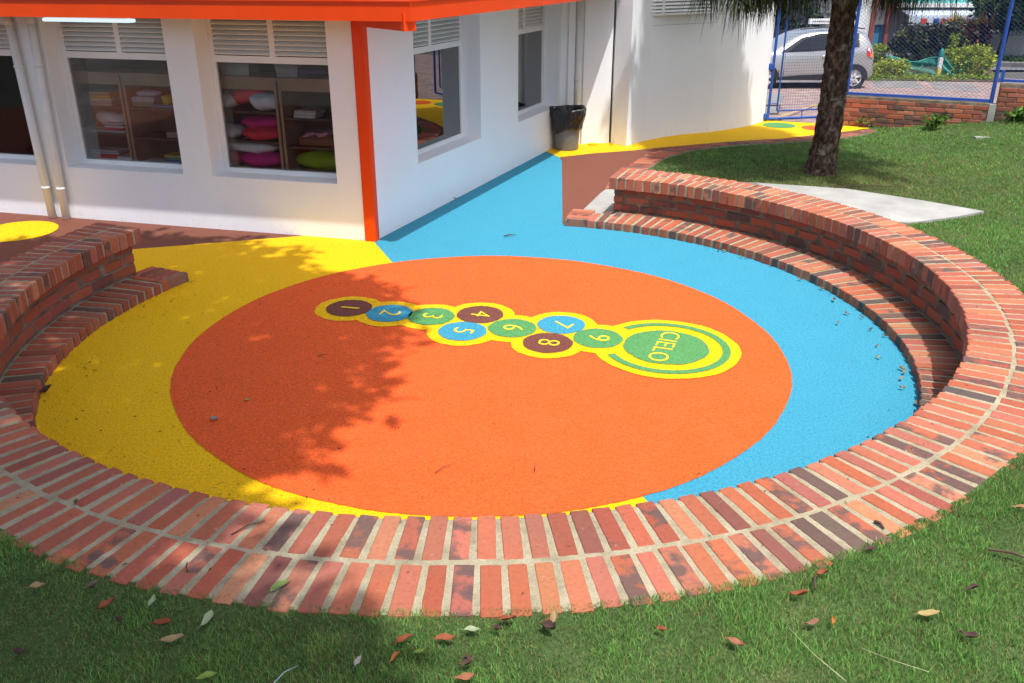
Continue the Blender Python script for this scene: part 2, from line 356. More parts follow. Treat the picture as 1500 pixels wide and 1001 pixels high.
def capbricks(f0, f1, pitch, phase):
    rf = lambda t: rin(t)+(rout(t)-rin(t))*(f0+f1)/2
    T, p = arc_samples(rf, TL_, TR_, pitch)
    for t in T:
        w = rout(t)-rin(t); r0 = rin(t)+w*f0; r1 = rin(t)+w*f1
        dr = random.uniform(-.005, .005); c2 = pt((r0+r1)/2+dr, t); tt = t+random.uniform(-.006, .006)
        e = np.array([cos(tt), sin(tt), 0]); s = np.array([-sin(tt), cos(tt), 0]); tilt = -.0117*e[1]
        e = np.array([e[0], e[1], tilt]); wd = random.uniform(.068, .078) if cos(t) > -.45 or sin(t) > 0 else random.uniform(.060, .068); hz = .125
        dark = cos(t) > .1 and t > -.9
        cap_b.chbox((c2[0], c2[1], capz(c2[1])-hz/2+random.uniform(-.0005, .0015)), e*(r1-r0)*random.uniform(.985, 1.01), s*wd, (0, 0, hz), .004,
                    brick_col(.30 if dark else (.10 if sin(t) > -.6 and cos(t) < 0 else (.30 if cos(t) > -.30 else .08)), w=PW if (dark or cos(t) > -.3) else [6, 7, 2, 6, .4, 3, .1, .3, 0]), .0016)
capbricks(0, .478, .0985, 0); capbricks(.522, 1, .1015, 0)
cap_b.build('capping_course', 'brick', bench); cap_m.build('capping_mortar', 'mortar', bench)
# wall below the cap, three courses inside and outside
wb, wm = MB(), MB()
ring(wm, lambda t: rin(t)+.108, lambda t: rout(t)-.05, lambda q: -.06, lambda q: capz(q[1])-.1205, np.linspace(TL_+.014, TR_-.014, 300), .0015)
Z0 = .085
for side in (0, 1):
    rf = (lambda t: rin(t)+.100) if side == 0 else (lambda t: rout(t)-.042)
    for k in range(3):
        T, p = arc_samples(rf, TL_+.012, TR_-.012, .285)
        sh = (.5 if k == 1 else 0)*(T[1]-T[0])
        for i, t in enumerate(T):
            t0 = t+sh
            half = False
            if t0 > TR_-.04: continue
            q = pt(rf(t0), t0); zt = capz(q[1])-.121; ch = (zt-Z0)/3; zc = Z0+ch*(k+.5)
            e = np.array([cos(t0), sin(t0), 0]); s = np.array([-sin(t0), cos(t0), 0]); dp = .10
            cc = pt(rf(t0)+(dp/2 if side == 0 else -dp/2)+random.uniform(-.003, .003), t0)
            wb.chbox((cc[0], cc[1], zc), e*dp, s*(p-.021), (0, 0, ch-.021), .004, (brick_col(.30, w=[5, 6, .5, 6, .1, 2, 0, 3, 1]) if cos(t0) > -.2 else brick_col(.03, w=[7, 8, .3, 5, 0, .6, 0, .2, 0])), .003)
        if k == 1:                                        # half bricks at the two ends
            for t0 in (TL_+.030,):
                q = pt(rf(t0), t0); zt = capz(q[1])-.121; ch = (zt-Z0)/3; e = np.array([cos(t0), sin(t0), 0]); s = np.array([-sin(t0), cos(t0), 0])
                cc = pt(rf(t0)+(.05 if side == 0 else -.05), t0); wb.chbox((cc[0], cc[1], Z0+ch*1.5), e*.1, s*.115, (0, 0, ch-.021), .004, brick_col(.1), .002)
for t0, sg in ((TL_+.012, 1), (TR_-.012, -1)):            # end faces: headers across the wall
    for k in range(3):
        s = np.array([-sin(t0), cos(t0), 0]); e = np.array([cos(t0), sin(t0), 0]); w = rout(t0)-rin(t0)-.08
        for h in range(2):
            r = rin(t0)+.125+.14+(w-.25)*(h-.5)*.9; q = pt(r, t0); ch = (capz(q[1])-.121-Z0)/3
            wb.chbox((q[0]+s[0]*sg*.05, q[1]+s[1]*sg*.05, Z0+ch*(k+.5)), e*min(.12, w/2-.02), s*.1, (0, 0, ch-.021), .004, brick_col(.15), .002)
wb.build('wall_bricks', 'brick', bench); wm.build('wall_mortar', 'darkmortar', bench)
# step
sb, sm = MB(), MB()
SL, SR = radians(-207.5), radians(77.0)
rs = lambda t: ev(CS, t)
def rback(t): return rin(t)+.05 if TL_ < t < TR_ else rs(t)+.44
ring(sm, lambda t: rs(t)+.010, lambda t: (rin(t)+.115 if TL_+.02 < t < TR_-.02 else rs(t)+.34), lambda q: -.05, lambda q: .074, np.linspace(SL+.006, SR-.006, 500), .0015)
T, p = arc_samples(rs, SL+.075, SR-.075, .0995)
for t in T:
    e = np.array([cos(t), sin(t), 0]); s = np.array([-sin(t), cos(t), 0]); dl = min(.46, max(.24, rin(t)+.085-rs(t))) if TL_ < t < TR_ else .30; q = pt(rs(t)+dl/2+random.uniform(-.004, .004), t)
    sb.chbox((q[0], q[1], .04+random.uniform(-.002, .002)), e*dl, s*random.uniform(.068, .077), (0, 0, .084), .005,
             (brick_col(.45, w=[5, 5, 2, 4, 1, 3, .4, 3, 2.2]) if cos(t) > 0 else brick_col(.18, w=[5, 6, 1, 5, .2, 2, 0, 2, .4])), .003)
for t0, sg in ((SL, 1), (SR, -1)):                        # end blocks: bricks laid the other way
    tm = t0+sg*.042
    e = np.array([cos(tm), sin(tm), 0]); s = np.array([-sin(tm), cos(tm), 0])
    for k in range(5):
        q = pt(rs(tm)+.04+k*.088, tm)
        sb.chbox((q[0], q[1], .04), e*.070, s*.245, (0, 0, .084), .005, brick_col(.15) if k else (.25, .12, .08, .45), .003)
sb.build('step_bricks', 'brick', bench); sm.build('step_mortar', 'mortar', bench)

# ------------------------------------------------------------------ floor: poured rubber in coloured areas
BC = at2(549, 353.5); UL = at2(108, 319.4)-BC; UL /= np.linalg.norm(UL); UR = at2(800, 222)-BC; UR /= np.linalg.norm(UR)
NL = np.array([UL[1], -UL[0]]); NL = NL if NL[1] < 0 else -NL
NR = np.array([UR[1], -UR[0]])
def LW(s, z, d=0): q = BC+UL*s-NL*d; return np.array([q[0], q[1], z])
def RW(s, z, d=0): q = BC+UR*s-NR*d; return np.array([q[0], q[1], z])
def sheet(mb, poly, z): 
    poly = [tuple(map(float, p[:2])) for p in poly]
    A = sum(poly[i][0]*poly[(i+1) % len(poly)][1]-poly[(i+1) % len(poly)][0]*poly[i][1] for i in range(len(poly)))
    if A < 0: poly = poly[::-1]
    mb.add([(x, y, z) for x, y in poly], [tuple(range(len(poly)))])
floor = bpy.data.objects.new('rubber_floor', None); COL.objects.link(floor); struct(floor)
floor['label'] = 'poured rubber play floor in blue, yellow, brown and orange'
def area(name, mat, polys, z, par=None):
    mb = MB(); [sheet(mb, p, z) for p in polys]; return mb.build(name, mat, floor if par is None else par)
def circ(c, r, n=96, wob=0.0):
    n = n*3; ph = random.random()*6; c = np.array(c[:2], float)
    R_ = [r+wob*sin(7*a+ph)+wob*.6*sin(17*a)+random.uniform(-.0028, .0028) for a in np.linspace(0, 2*pi, n, endpoint=False)]
    return [(c[0]+q*cos(a), c[1]+q*sin(a)) for q, a in zip(R_, np.linspace(0, 2*pi, n, endpoint=False))]
ringb = [pt(rs(t)+.12, t) for t in np.linspace(SL, SR, 160)]
lo = [pt(rs(t)+.12, t) for t in np.linspace(radians(-60), SR, 120)]
blue_poly = lo + [at2(824, 329), at2(823, 236), at2(820, 222), RW(5.0, 0)[:2], RW(-.02, 0)[:2], at2(575, 385), at2(945, 731), at2(950, 737)]
area('blue_area', 'blue', [blue_poly], 0.0)
Lb = at2(199.5, 365); Lb2 = at2(456, 344.6); dd = (Lb-Lb2)/np.linalg.norm(Lb-Lb2)
hi_ = [pt(rs(t)+.12, t) for t in np.linspace(SL, radians(-60), 120)]
yel = [RW(-.02, 0)[:2], Lb2, Lb2+dd*2.3, pt(4.1, TL_+.10), pt(rs(TL_+.10)+.12, TL_+.10), *[h for h in hi_ if ((atan2(h[1]-CC[1], h[0]-CC[0])-TL_-.10) % (2*pi)) < pi], at2(950, 737), at2(945, 731), at2(575, 385)]
area('yellow_area', 'yellow', [yel], 0.0)
BL = [Lb2, BC+UL*1.0+NL*-.02, BC+UL*11, np.array([-13.0, 2.0]), pt(6.5, radians(-150)), pt(3.4, radians(-150)), pt(3.45, radians(-165)), pt(3.45, radians(-180)), pt(3.5, TL_+.14), Lb2+dd*2.3]
area('brown_area', 'brown', [BL], 0.0)
OC = np.mean([at2(700, 376), at2(708, 757)], 0); OC = np.array([-.205, 5.935]); OR_ = 2.155
area('orange_circle', 'orange', [circ(OC, OR_, 160, .004)], .004)
yc = at2(26, 339); area('yellow_disc', 'yellow', [circ(yc, (at2(82, 338)-yc)[0])], .004)
# right-hand brown and yellow path along the building to the gate
PX = lambda s: [at2(*map(float, q.split(','))) for q in s.split()]
brownR = PX("824,329 823,236 819,230.6 871,224.7 925.5,220.8 962,217 1040,210 1140,204 1193,198 1250,191.5 1275,190.5 1243,199 1187,205 1100,209 1040,213 988,219 946,229 925,243.6 897,262 886,277 858,312 830,326")
area('brown_path', 'brown', [brownR], .001)
yellowR = [RW(4.9, 0)[:2]]+PX("819,230.6 871,224.7 925.5,220.8 962,217 1040,210 1140,204 1193,198 1250,191.5")+[at2(1275, 188), at2(1238, 183.5), at2(1124, 176.5), at2(1110, 178.5), at2(1040, 190), at2(985, 196), at2(950, 202), at2(916, 212), at2(893, 208), at2(842, 204), RW(5.5, 0)[:2]]
area('yellow_path', 'yellow', [yellowR], .001)
g = at2(1141, 184); area('green_dot', 'green', [circ(g, .27)], .005)
g = at2(1196, 188); area('orange_dot', 'orange', [circ(g, .24)], .005)
# hopscotch
HP = lambda s: [at2(440+x/2.206, 420+y/2.206) for x, y in s]
hc = HP([(158, 73), (288, 90), (423, 100), (581, 94), (524, 148), (685, 138), (843, 127), (799, 186), (961, 171)])
sky_c = at2(975.5, 510.5)
wid = lambda c, px: px*np.linalg.norm(np.array([c[0]*0, c[1]*CP+H*SP]))/FPX
r_s = wid(hc[4], 35.5); r_y = wid(hc[4], 52.5); R0 = wid(sky_c, 62); R1 = wid(sky_c, 81); R2 = wid(sky_c, 92.5); R3 = wid(sky_c, 107)
hops = MB()
def union(polys):
    for p in polys: sheet(hops, p, 0)
zz = .0075
for i, c in enumerate(hc): sheet(hops, circ(c, r_y, 64, .003), zz+.0002*i)
sheet(hops, circ(sky_c, R3, 96, .003), zz+.002)
sheet(hops, [hc[8]+(sky_c-hc[8])*.0+np.array([0, .16]), sky_c+np.array([0, .2]), sky_c-np.array([0, .2]), hc[8]-np.array([0, .16])], zz+.0022)
hops.build('hopscotch_border', 'yellow', floor)
kinds = ['deepbrown', 'blue', 'green', 'deepbrown', 'blue', 'green', 'blue', 'deepbrown', 'green']
ax = sky_c-hc[0]; ax /= np.linalg.norm(ax); ang = atan2(ax[1], ax[0])
for i, c in enumerate(hc): area('hopscotch_disc', kinds[i], [circ(c, r_s, 64, .002)], zz+.005)
mb = MB(); a0 = atan2(*(hc[8]-sky_c)[::-1])
T = np.linspace(a0+radians(36), a0+radians(324), 90)
mb.add([(sky_c[0]+r*cos(t), sky_c[1]+r*sin(t), zz+.006) for t in T for r in (R1, R2)], [(2*i, 2*i+1, 2*i+3, 2*i+2) for i in range(89)]); mb.build('hopscotch_ring', 'green', floor)
area('hopscotch_disc', 'green', [circ(sky_c, R0, 80, .003)], zz+.0062)
def letters(txt, c, size, rot, z, sx=1.0):
    cu = bpy.data.curves.new('numeral', 'FONT'); cu.body = txt; cu.size = size; cu.align_x = 'CENTER'; cu.align_y = 'CENTER'; cu.offset = -.003 if len(txt) == 1 else -.002
    cu.extrude = 0.001
    o = bpy.data.objects.new('numeral', cu); COL.objects.link(o)
    dg = bpy.context.evaluated_depsgraph_get(); me = bpy.data.meshes.new_from_object(o.evaluated_get(dg)); bpy.data.objects.remove(o)
    n = bpy.data.objects.new('numeral' if len(txt) == 1 else 'word', me); COL.objects.link(n); me.materials.clear(); me.materials.append(M['vein'])
    n.location = (c[0], c[1], z); n.rotation_euler = (0, 0, rot); n.scale = (sx, 1, 1); n.parent = floor; return n
lr = ang-pi/2
for i, c in enumerate(hc): letters(str(i+1), c, .235, lr+radians([6, 2, 0, 2, 0, 2, -14, 4, 4][i]), zz+.0075, 1.05)
letters('CIELO', sky_c-ax*.02, .205, lr+radians(-3), zz+.009, 1.0)
c = at2(868, 212.5); mb = MB(); mb.lathe((c[0], c[1], 0), [(.07, .0), (.07, .018), (.06, .024), (.001, .024)], 20); mb.build('drain_cover', 'yellow', floor)

# ------------------------------------------------------------------ ground, lawn, slab, edging
mb = MB(); sheet(mb, [(-400, -300), (400, -300), (400, 600), (-400, 600)], -.46); struct(mb.build('ground', 'ground'))
def sst(x): x = np.clip(x, 0, 1); return x*x*(3-2*x)
def lawnz(x, y):
    front = capz(3.0)+.010
    z = front*(1-sst((y-3.2)/5.2))
    z = z-.004*sst((y-6)/2)
    z = z+.36*sst((x-5.6)/3.4)*sst((y-10.5)/3.8)
    return z+.012*np.sin(x*1.7+y*.9)*sst((y-3)/3)*(1-sst((y-8)/1.0))
lawn_mb_T = np.linspace(radians(-146), radians(84), 160)
rad = np.concatenate([np.linspace(0, 1, 14)**1.5*3, np.linspace(3.4, 14, 26)])
V = []
for t in lawn_mb_T:
    for r in rad:
        q = pt(rout(min(t, TR_))-.045+r, t); V.append((q[0], q[1], float(lawnz(q[0], q[1]))-.012))
# clip at fence line: stop the lawn at the street wall
FA = at2(1230, 184); FD = np.array([1, -.45]); FD /= np.linalg.norm(FD); FN = np.array([FD[1], -FD[0]])   # towards camera
V = np.array(V); V[:, 1] = np.maximum(V[:, 1], -.9-.05*V[:, 0]); off = (V[:, :2]-FA)@np.array([-FD[1], FD[0]]); k = off > .08
V[k, :2] -= np.outer(off[k]-.08, np.array([-FD[1], FD[0]])); V[k, 2] = lawnz(V[k, 0], V[k, 1])-.012
nr = len(rad); F = [(i*nr+j, i*nr+j+1, (i+1)*nr+j+1, (i+1)*nr+j) for i in range(len(lawn_mb_T)-1) for j in range(nr-1)]
mb = MB(); mb.add(V, F); struct(mb.build('lawn', 'lawn', smooth=True))
slab_poly = PX("850,313 880,284 897,272 940,268 1010,266 1096.7,268.3 1240,278 1350,295 1390,302 1441.7,311 1400,319 1333,328 1316,327 1250,320 1100,305 960,315 900,322 860,322")
edge_in = PX("886,279 897,261 925,241.6 946,228 988,217.5 1040,211.7 1100,207.5 1187,203 1243,197.5 1273,190.5")
edge_out = PX("925,279 935,261 952,246.5 977,231.5 1014,221 1050,216 1103,211.5 1190,206.6 1248,201 1285,193")
mb = MB(); mb.prism(slab_poly, -.05, .012); struct(mb.build('concrete_path', 'concrete'))
eb, em = MB(), MB()
def lerp_poly(P, n):
    P = np.array(P); S = np.concatenate([[0], np.cumsum(np.linalg.norm(np.diff(P, axis=0), axis=1))]); u = np.linspace(0, S[-1], n)
    return np.c_[np.interp(u, S, P[:, 0]), np.interp(u, S, P[:, 1])], S[-1]
A_, la = lerp_poly(edge_in, 90); B_, lb = lerp_poly(edge_out, 90)
for i in range(89):
    em.prism([A_[i], A_[i+1], B_[i+1], B_[i]], -.04, .014)
    if i % 1 == 0:
        c0 = (A_[i]+A_[i+1]+B_[i]+B_[i+1])/4; e = (B_[i]+B_[i+1]-A_[i]-A_[i+1])/2; s = (A_[i+1]-A_[i]+B_[i+1]-B_[i])/2
        eb.chbox((c0[0], c0[1], 0), (*e*.97, 0), (*s*.78, 0), (0, 0, .044), .004, brick_col(.4, w=[4, 4, 3, 4, 2, 4, .5, 3, 2]), .002)
edging = empty('path_edging', 'low brick edging strip between the brown path and the lawn', 'edging', (*A_[0], 0))
eb.build('edging_bricks', 'brick', edging); em.build('edging_mortar', 'mortar', edging)

# grass blades
def vnoise(P, cell, seed):
    r = np.random.default_rng(seed); G = r.random((256, 256)); q = P/cell; i = np.floor(q).astype(int); f = q-i; f = f*f*(3-2*f)
    g = lambda a, b: G[(i[:, 0]+a) % 256, (i[:, 1]+b) % 256]
    return (g(0, 0)*(1-f[:, 0])+g(1, 0)*f[:, 0])*(1-f[:, 1])+(g(0, 1)*(1-f[:, 0])+g(1, 1)*f[:, 0])*f[:, 1]
def grass_field(n, sampler, zf, hmin, hmax, w, name):
    P = sampler(n); d = np.hypot(P[:, 0]-CC[0], P[:, 1]-CC[1]); t = np.arctan2(P[:, 1]-CC[1], P[:, 0]-CC[0])
    ro = rout(t); keep = (d > ro-.03) & (t < radians(84))
    for poly in (slab_poly, brownR, yellowR): keep &= ~inside(P, poly)
    band = edge_in+edge_out[::-1]; keep &= ~inside(P, band); keep &= ~inside(P, [at2(700, 190), at2(880, 330)]+edge_in+[at2(1280, 170), at2(1000, 150)])
    off = (P-FA)@np.array([-FD[1], FD[0]]); keep &= off < .02
    keep &= ~(t > radians(84))
    # behind path edging line there is no lawn
    P = P[keep]; n = len(P); dep = P[:, 1]*CP+(H-.3)*SP
    # patchy height and tint
    pn = (np.sin(P[:, 0]*2.3+np.sin(P[:, 1]*1.9))*np.sin(P[:, 1]*2.7+1.3*np.sin(P[:, 0]*1.1))+np.sin(P[:, 0]*7.1+P[:, 1]*3.3)*np.sin(P[:, 1]*6.3-P[:, 0]*2.2)*.5)
    v1, v2, v3 = vnoise(P, .05, 1), vnoise(P, .16, 2), vnoise(P, .6, 3); pn = .5*pn+(v1-.5)*1.1+(v2-.5)*1.3+(v3-.5)*.8
    keep2 = RNG.random(n) < np.clip(.72+.8*(v2-.35)+.4*(v1-.4), .12, 1); P, dep, pn, v1, v2, v3 = P[keep2], dep[keep2], pn[keep2], v1[keep2], v2[keep2], v3[keep2]; n = len(P)
    hh = (hmin+(hmax-hmin)*RNG.random(n)**1.3)*np.clip(1+.45*pn, .4, 1.9)
    a = RNG.random(n)*2*pi; lean = (.25+.75*RNG.random(n))*hh*.9; la = RNG.random(n)*2*pi
    z = zf(P[:, 0], P[:, 1])-.012; base = np.c_[P, z]
    wv = np.c_[np.cos(a), np.sin(a), np.zeros(n)]*(w*(.7+.6*RNG.random(n))*np.clip(dep/4.2, 1, 3.2))[:, None]/2
    ld = np.c_[np.cos(la), np.sin(la), np.zeros(n)]*lean[:, None]
    mid = base+ld*.35+np.c_[np.zeros((n, 2)), hh*.6]; tip = base+ld+np.c_[np.zeros((n, 2)), hh]
    V = np.stack([base-wv, base+wv, mid+wv*.75, mid-wv*.75, tip], 1).reshape(-1, 3); b = np.arange(n)*5
    dry = np.exp(-((P[:, 0]-4.0)**2/3.2+(P[:, 1]-10.9)**2/.9))*.8+np.exp(-((P[:, 0]-5.6)**2/2+(P[:, 1]-12.0)**2/.5))*.35
    u = RNG.random(n); pale = u < (.10+.34*np.clip(.55-v2, 0, 1)+.25*np.clip(.5-v3, 0, 1)+dry*.7)
    col = np.where(pale[:, None], np.array([[.30, .24, .10]]), np.array([[.178, .345, .085]]))*(.5+1.0*RNG.random((n, 1)))
    col = col*(1+.22*np.clip(pn, -1, 1)[:, None]*np.array([[.7, .9, .5]]))
    C = np.repeat(np.c_[np.clip(col, .01, .6), np.ones(n)], 5, 0)
    o = npmesh(name, V, [np.stack([b, b+1, b+2, b+3], 1), np.stack([b+3, b+2, b+4], 1)], C, 'grass'); return o
def near_s(n):
    y = 1.3+RNG.random(n)*2.6; x = (RNG.random(n)-.5)*2*(.60*y+.75); return np.c_[x, y]
def right_s(n):
    y = 3.0+13.5*RNG.random(n)**1.15; x = y*.50*RNG.random(n)+.12*y+.4; return np.c_[x, y]
g1 = grass_field(420000, near_s, lawnz, .010, .027, .0024, 'lawn_grass'); tag(g1, 'short green grass of the lawn in front of the brick bench', 'grass', kind='stuff')
g2 = grass_field(420000, right_s, lawnz, .012, .032, .0026, 'lawn_grass'); tag(g2, 'short green grass of the lawn between the brick bench and the street fence', 'grass', kind='stuff')

def wide_s(n):
    y = .2+15.5*RNG.random(n); x = .62*y+.3+RNG.random(n)*(.45*y+3.0); return np.c_[x, y]
g3 = grass_field(200000, wide_s, lawnz, .016, .036, .0055, 'lawn_grass'); tag(g3, 'short green grass of the lawn running on to the right of the bench', 'grass', kind='stuff')

# ------------------------------------------------------------------ the school building
EZ = 2.122; E0 = at(603, 32, EZ)[:2]
bld = empty('school_building', 'white rendered school building with orange roof edge, corner post and display windows', 'building', (*BC, 0))
wl = MB(); UL3, NL3 = np.array([*UL, 0]), np.array([*NL, 0]); UR3, NR3 = np.array([*UR, 0]), np.array([*NR, 0]); UP = np.array([0, 0, 1.])
def lbox(mb, s0, s1, z0, z1, d0, d1, col=None): mb.box(LW(s0, z0, d0), UL3*(s1-s0), -NL3*(d1-d0), UP*(z1-z0), col)
def rbox(mb, s0, s1, z0, z1, d0, d1, col=None): mb.box(RW(s0, z0, d0), UR3*(s1-s0), -NR3*(d1-d0), UP*(z1-z0), col)
WT = .32; HZ = 2.10; LWIN = [(.36, 1.745), (2.08, 3.48), (3.85, 5.25), (5.62, 7.02)]; SILL = .555
lbox(wl, .02, 11, -.5, SILL, 0, WT)
prev = .02
for a, b in LWIN: lbox(wl, prev, a, SILL, HZ, 0, WT); prev = b
lbox(wl, prev, 11, SILL, HZ, 0, WT); lbox(wl, .02, 11, HZ, 2.25, 0, WT)
for a, b in LWIN: lbox(wl, a-.01, b+.02, .4460, .4500, -.0015, .01); 
for s in (1.745, .36, 2.075, 3.47, 3.86): lbox(wl, s-.002, s+.002, .0, .446, -.0015, .01)
wl.build('wall', 'wall', bld)
wr = MB(); RWIN = [(.975, 2.61), (3.81, 5.40)]; RS = .585
rbox(wr, .04, 5.47, -.5, RS, 0, WT); prev = .04
for a, b in RWIN: rbox(wr, prev, a, RS, HZ, 0, WT); prev = b
rbox(wr, prev, 5.47, RS, HZ, 0, WT); rbox(wr, .04, 5.47, HZ, 2.25, 0, WT)
for a, b in RWIN: rbox(wr, a-.01, b+.02, .443, .447, -.0015, .01); rbox(wr, b+.0, b+.004, .0, .443, -.0015, .01)
wr.build('wall', 'wall', bld)
def window(bx, a, b, sill, side, glass, mull=None):
    fr = MB(); d0, d1 = .235, .285; tz = 1.70
    ft = .055
    bx(fr, a+.002, a+ft, sill+.001, HZ-.001, d0, d1); bx(fr, b-ft, b-.002, sill+.001, HZ-.001, d0, d1)
    bx(fr, a+ft, b-ft, sill+.001, sill+.05, d0, d1); bx(fr, a+ft, b-ft, 1.66, 1.725, d0, d1)
    m = (a+b)/2 if mull is None else mull
    bx(fr, m-.03, m+.03, 1.725, HZ-.001, d0, d1)
    w = fr.build('window', 'white', bld)
    gl = MB(); bx(gl, a+ft, b-ft, sill+.05, 1.66, d0+.022, d0+.028); gl.build('pane', glass, w)
    lv = MB(); U3, N3 = (UL3, NL3) if side == 'L' else (UR3, NR3); P = LW if side == 'L' else RW
    for (s0, s1) in ((a+ft, m-.03), (m+.03, b-ft)):
        for k in range(8):
            z = 1.735+k*.0465
            lv.box(P(s0, z, d0-.004), U3*(s1-s0), -N3*.05+UP*.034, UP*.007+N3*.002)
    lv.build('louvre', 'white', w)
    sl = MB(); bx(sl, a+.003, b-.003, sill+.0005, sill+.004, .004, d0-.001); sl.build('sill', 'wall', w)
for a, b in LWIN: window(lbox, a, b, SILL, 'L', 'glass')
window(rbox, *RWIN[0], RS, 'R', 'darkglass'); window(rbox, *RWIN[1], RS, 'R', 'darkglass')
# roof, fascia, soffit, corner beam
sag = .004
UE = UL
fas = MB()
def fasc(p0, u, n, L, z0, slope=0.0):
    p0 = np.array([*p0, 0]); u = np.array([*u, 0]); n = np.array([*n, 0])
    d = u*L+UP*(-slope*L)
    fas.box(p0+UP*z0-n*.03, d, n*.03, UP*.155)
    fas.box(p0+UP*(z0+.155)-n*.05, d, n*.062, UP*.014)
fasc(E0+UL*.0, UL, NL, 11.6, EZ, sag); fasc(E0, UR, NR, 6.32, EZ, 0)
fas.build('fascia', 'paint', bld)
rf = MB(); a_ = E0-NR*.03-NL*.03
def q3(p, z): return (float(p[0]), float(p[1]), z)
L1 = E0+UL*11.6-NL*.03; R1_ = E0+UR*6.3-NR*.03
inner = E0+UL*11.6+UR*9.0
rf.add([q3(a_, 2.19), q3(R1_, 2.19), q3(inner, 2.19), q3(L1, 2.19-.09), q3(a_, 2.29), q3(R1_, 2.29), q3(inner, 2.9), q3(L1, 2.2)],
       [(0, 1, 2, 3), (7, 6, 5, 4), (0, 4, 5, 1), (1, 5, 6, 2), (2, 6, 7, 3), (3, 7, 4, 0)])
rf.build('roof', 'offwhite', bld)
pb = MB(); lbox(pb, -.022, .085, -.05, 2.17, -.022, .05); rbox(pb, -.001, .055, -.05, 2.17, -.024, .04); lbox(pb, .085, .098, -.05, 2.17, -.008, .04)
pb.build('corner_post', 'paint', bld)
bm = MB(); pA = np.array([*(BC+NL*.06+NR*.06), 2.045]); pE = np.array([*(E0-NL*.03-NR*.03), 2.045]); dv = pE-pA; dv /= np.linalg.norm(dv); sd = np.array([-dv[1], dv[0], 0])
bm.box(pA-sd*.06, dv*np.linalg.norm(pE-pA), sd*.12, UP*.14); bm.build('corner_beam', 'paint', bld)
# downpipes
def pipe_obj(pts, r=.042):
    mb = MB(); mb.tube(pts, r, 12); return mb
PL = [((.0, 0), 3.625), ((.0, 0), 3.815)]
dp = MB()
t0, b0 = vplane(38, 33, LW(0, 0, -.06)[:2], UL), vplane(97, 318, LW(0, 0, -.06)[:2], UL)
for (tx, ty, bx_, by_) in ((46, 36, 97, 318), (14, 38, 77, 316)):
    a, b = vplane(tx, ty, LW(0, 0, -.055)[:2], UL), vplane(bx_, by_, LW(0, 0, -.055)[:2], UL)
    dp = MB(); dp.tube([b*1+UP*(.0-b[2]+.005), b*.6+a*.4, a], .042, 14)
    dp.tube([a+UP*.002, a+UP*.05+UL3*.0, a+UP*.06+UL3*.11, a+UP*.12+UL3*.12], [.046, .048, .048, .046], 12)
    for f in (.16, .80):
        c0 = b*(1-f)+a*f; dp.tube([c0-UP*.012, c0+UP*.012], .049, 14)
    dp.build('downpipe', 'pvc', bld, smooth=True)
# back part: recess, pilaster and curved wall
rw = MB()
p0 = RW(5.47, 0); pA_ = np.array([*at2(893, 210), 0]); pB_ = np.array([*at2(917, 214.3), 0])
cw = PX("917,214.3 922,213 930,210.6 944,206.5 956.6,203.9 972,201 987.8,198.7 1013,196 1039.7,193.6 1066,190 1091.7,185.7 1104,182.5 1115,179.2 1119,177.6")
far = [np.array([4.3, 19.0]), np.array([1.0, 19.0])]
mb = MB(); mb.prism([p0[:2]+np.array([.0, .0]), pA_[:2]+np.array([-.012, .02]), pA_[:2]+np.array([-.1, 1.2]), p0[:2]+np.array([0, 1.2])], -.5, 3.6); mb.build('wall', 'wall', bld)
mb = MB(); mb.prism([*cw, *far, pA_[:2]+np.array([.02, .4]), pA_[:2]+np.array([.02, .0])], -.5, 3.6); cwo = mb.build('curved_wall', 'wall', bld)
# high window of the curved wall
wa, wb_ = vplane(938, 22, cw[3], (cw[8]-cw[3])/np.linalg.norm(cw[8]-cw[3])), None
dcw = np.array([*(cw[8]-cw[3]), 0]); dcw /= np.linalg.norm(dcw); ncw = np.array([dcw[1], -dcw[0], 0]); ncw = ncw if ncw[1] < 0 else -ncw
q0 = wa+ncw*.0-ncw*.012
fr = MB(); fr.box(q0-UP*.02, dcw*1.5, ncw*.018, UP*.03); fr.box(q0+UP*.01, dcw*.05, ncw*.018, UP*.7); fr.box(q0+UP*.01+dcw*1.45, dcw*.05, ncw*.018, UP*.7); fr.box(q0+UP*.01+dcw*.42, dcw*.05, ncw*.018, UP*.7)
wn = fr.build('window', 'white', bld)
lv = MB()
for s0, s1 in ((.05, .42), (.47, 1.45)):
    for k in range(14): lv.box(q0+dcw*s0+UP*(.02+k*.05)+ncw*.014, dcw*(s1-s0), -ncw*.02+UP*.03, UP*.010+ncw*.004)
lv.build('louvre', 'white', wn)
mb = MB(); mb.box(q0+dcw*.05-ncw*.008, dcw*1.4, ncw*.004, UP*.72); mb.build('backing', 'shopgrey', wn)
mb = MB(); mb.box(q0-dcw*.1-UP*.16, dcw*1.75, ncw*-.002+ncw*.002*2, UP*.005); mb.build('joint', 'grate', wn)
# casings and downpipe near the bin
mb = MB()
n2 = np.array([*(np.array([pA_[1]-p0[1], -(pA_[0]-p0[0])])), 0]); n2 /= np.linalg.norm(n2); d2 = (pA_-p0)/np.linalg.norm(pA_-p0)
mb.box(p0+d2*.10+n2*0-UP*.1, d2*.10, n2*.05, UP*2.28); mb.box(p0+d2*.34-UP*.1, d2*.05, n2*.03, UP*2.28); mb.build('casing', 'wall', bld)
mb = MB(); c0 = p0+d2*.25+n2*.05; mb.tube([c0, c0+UP*2.17], .042, 12); [mb.tube([c0+UP*z, c0+UP*(z+.04)], .05, 12) for z in (.95, 1.75, 2.1)]; mb.build('downpipe', 'pvc', bld, smooth=True)
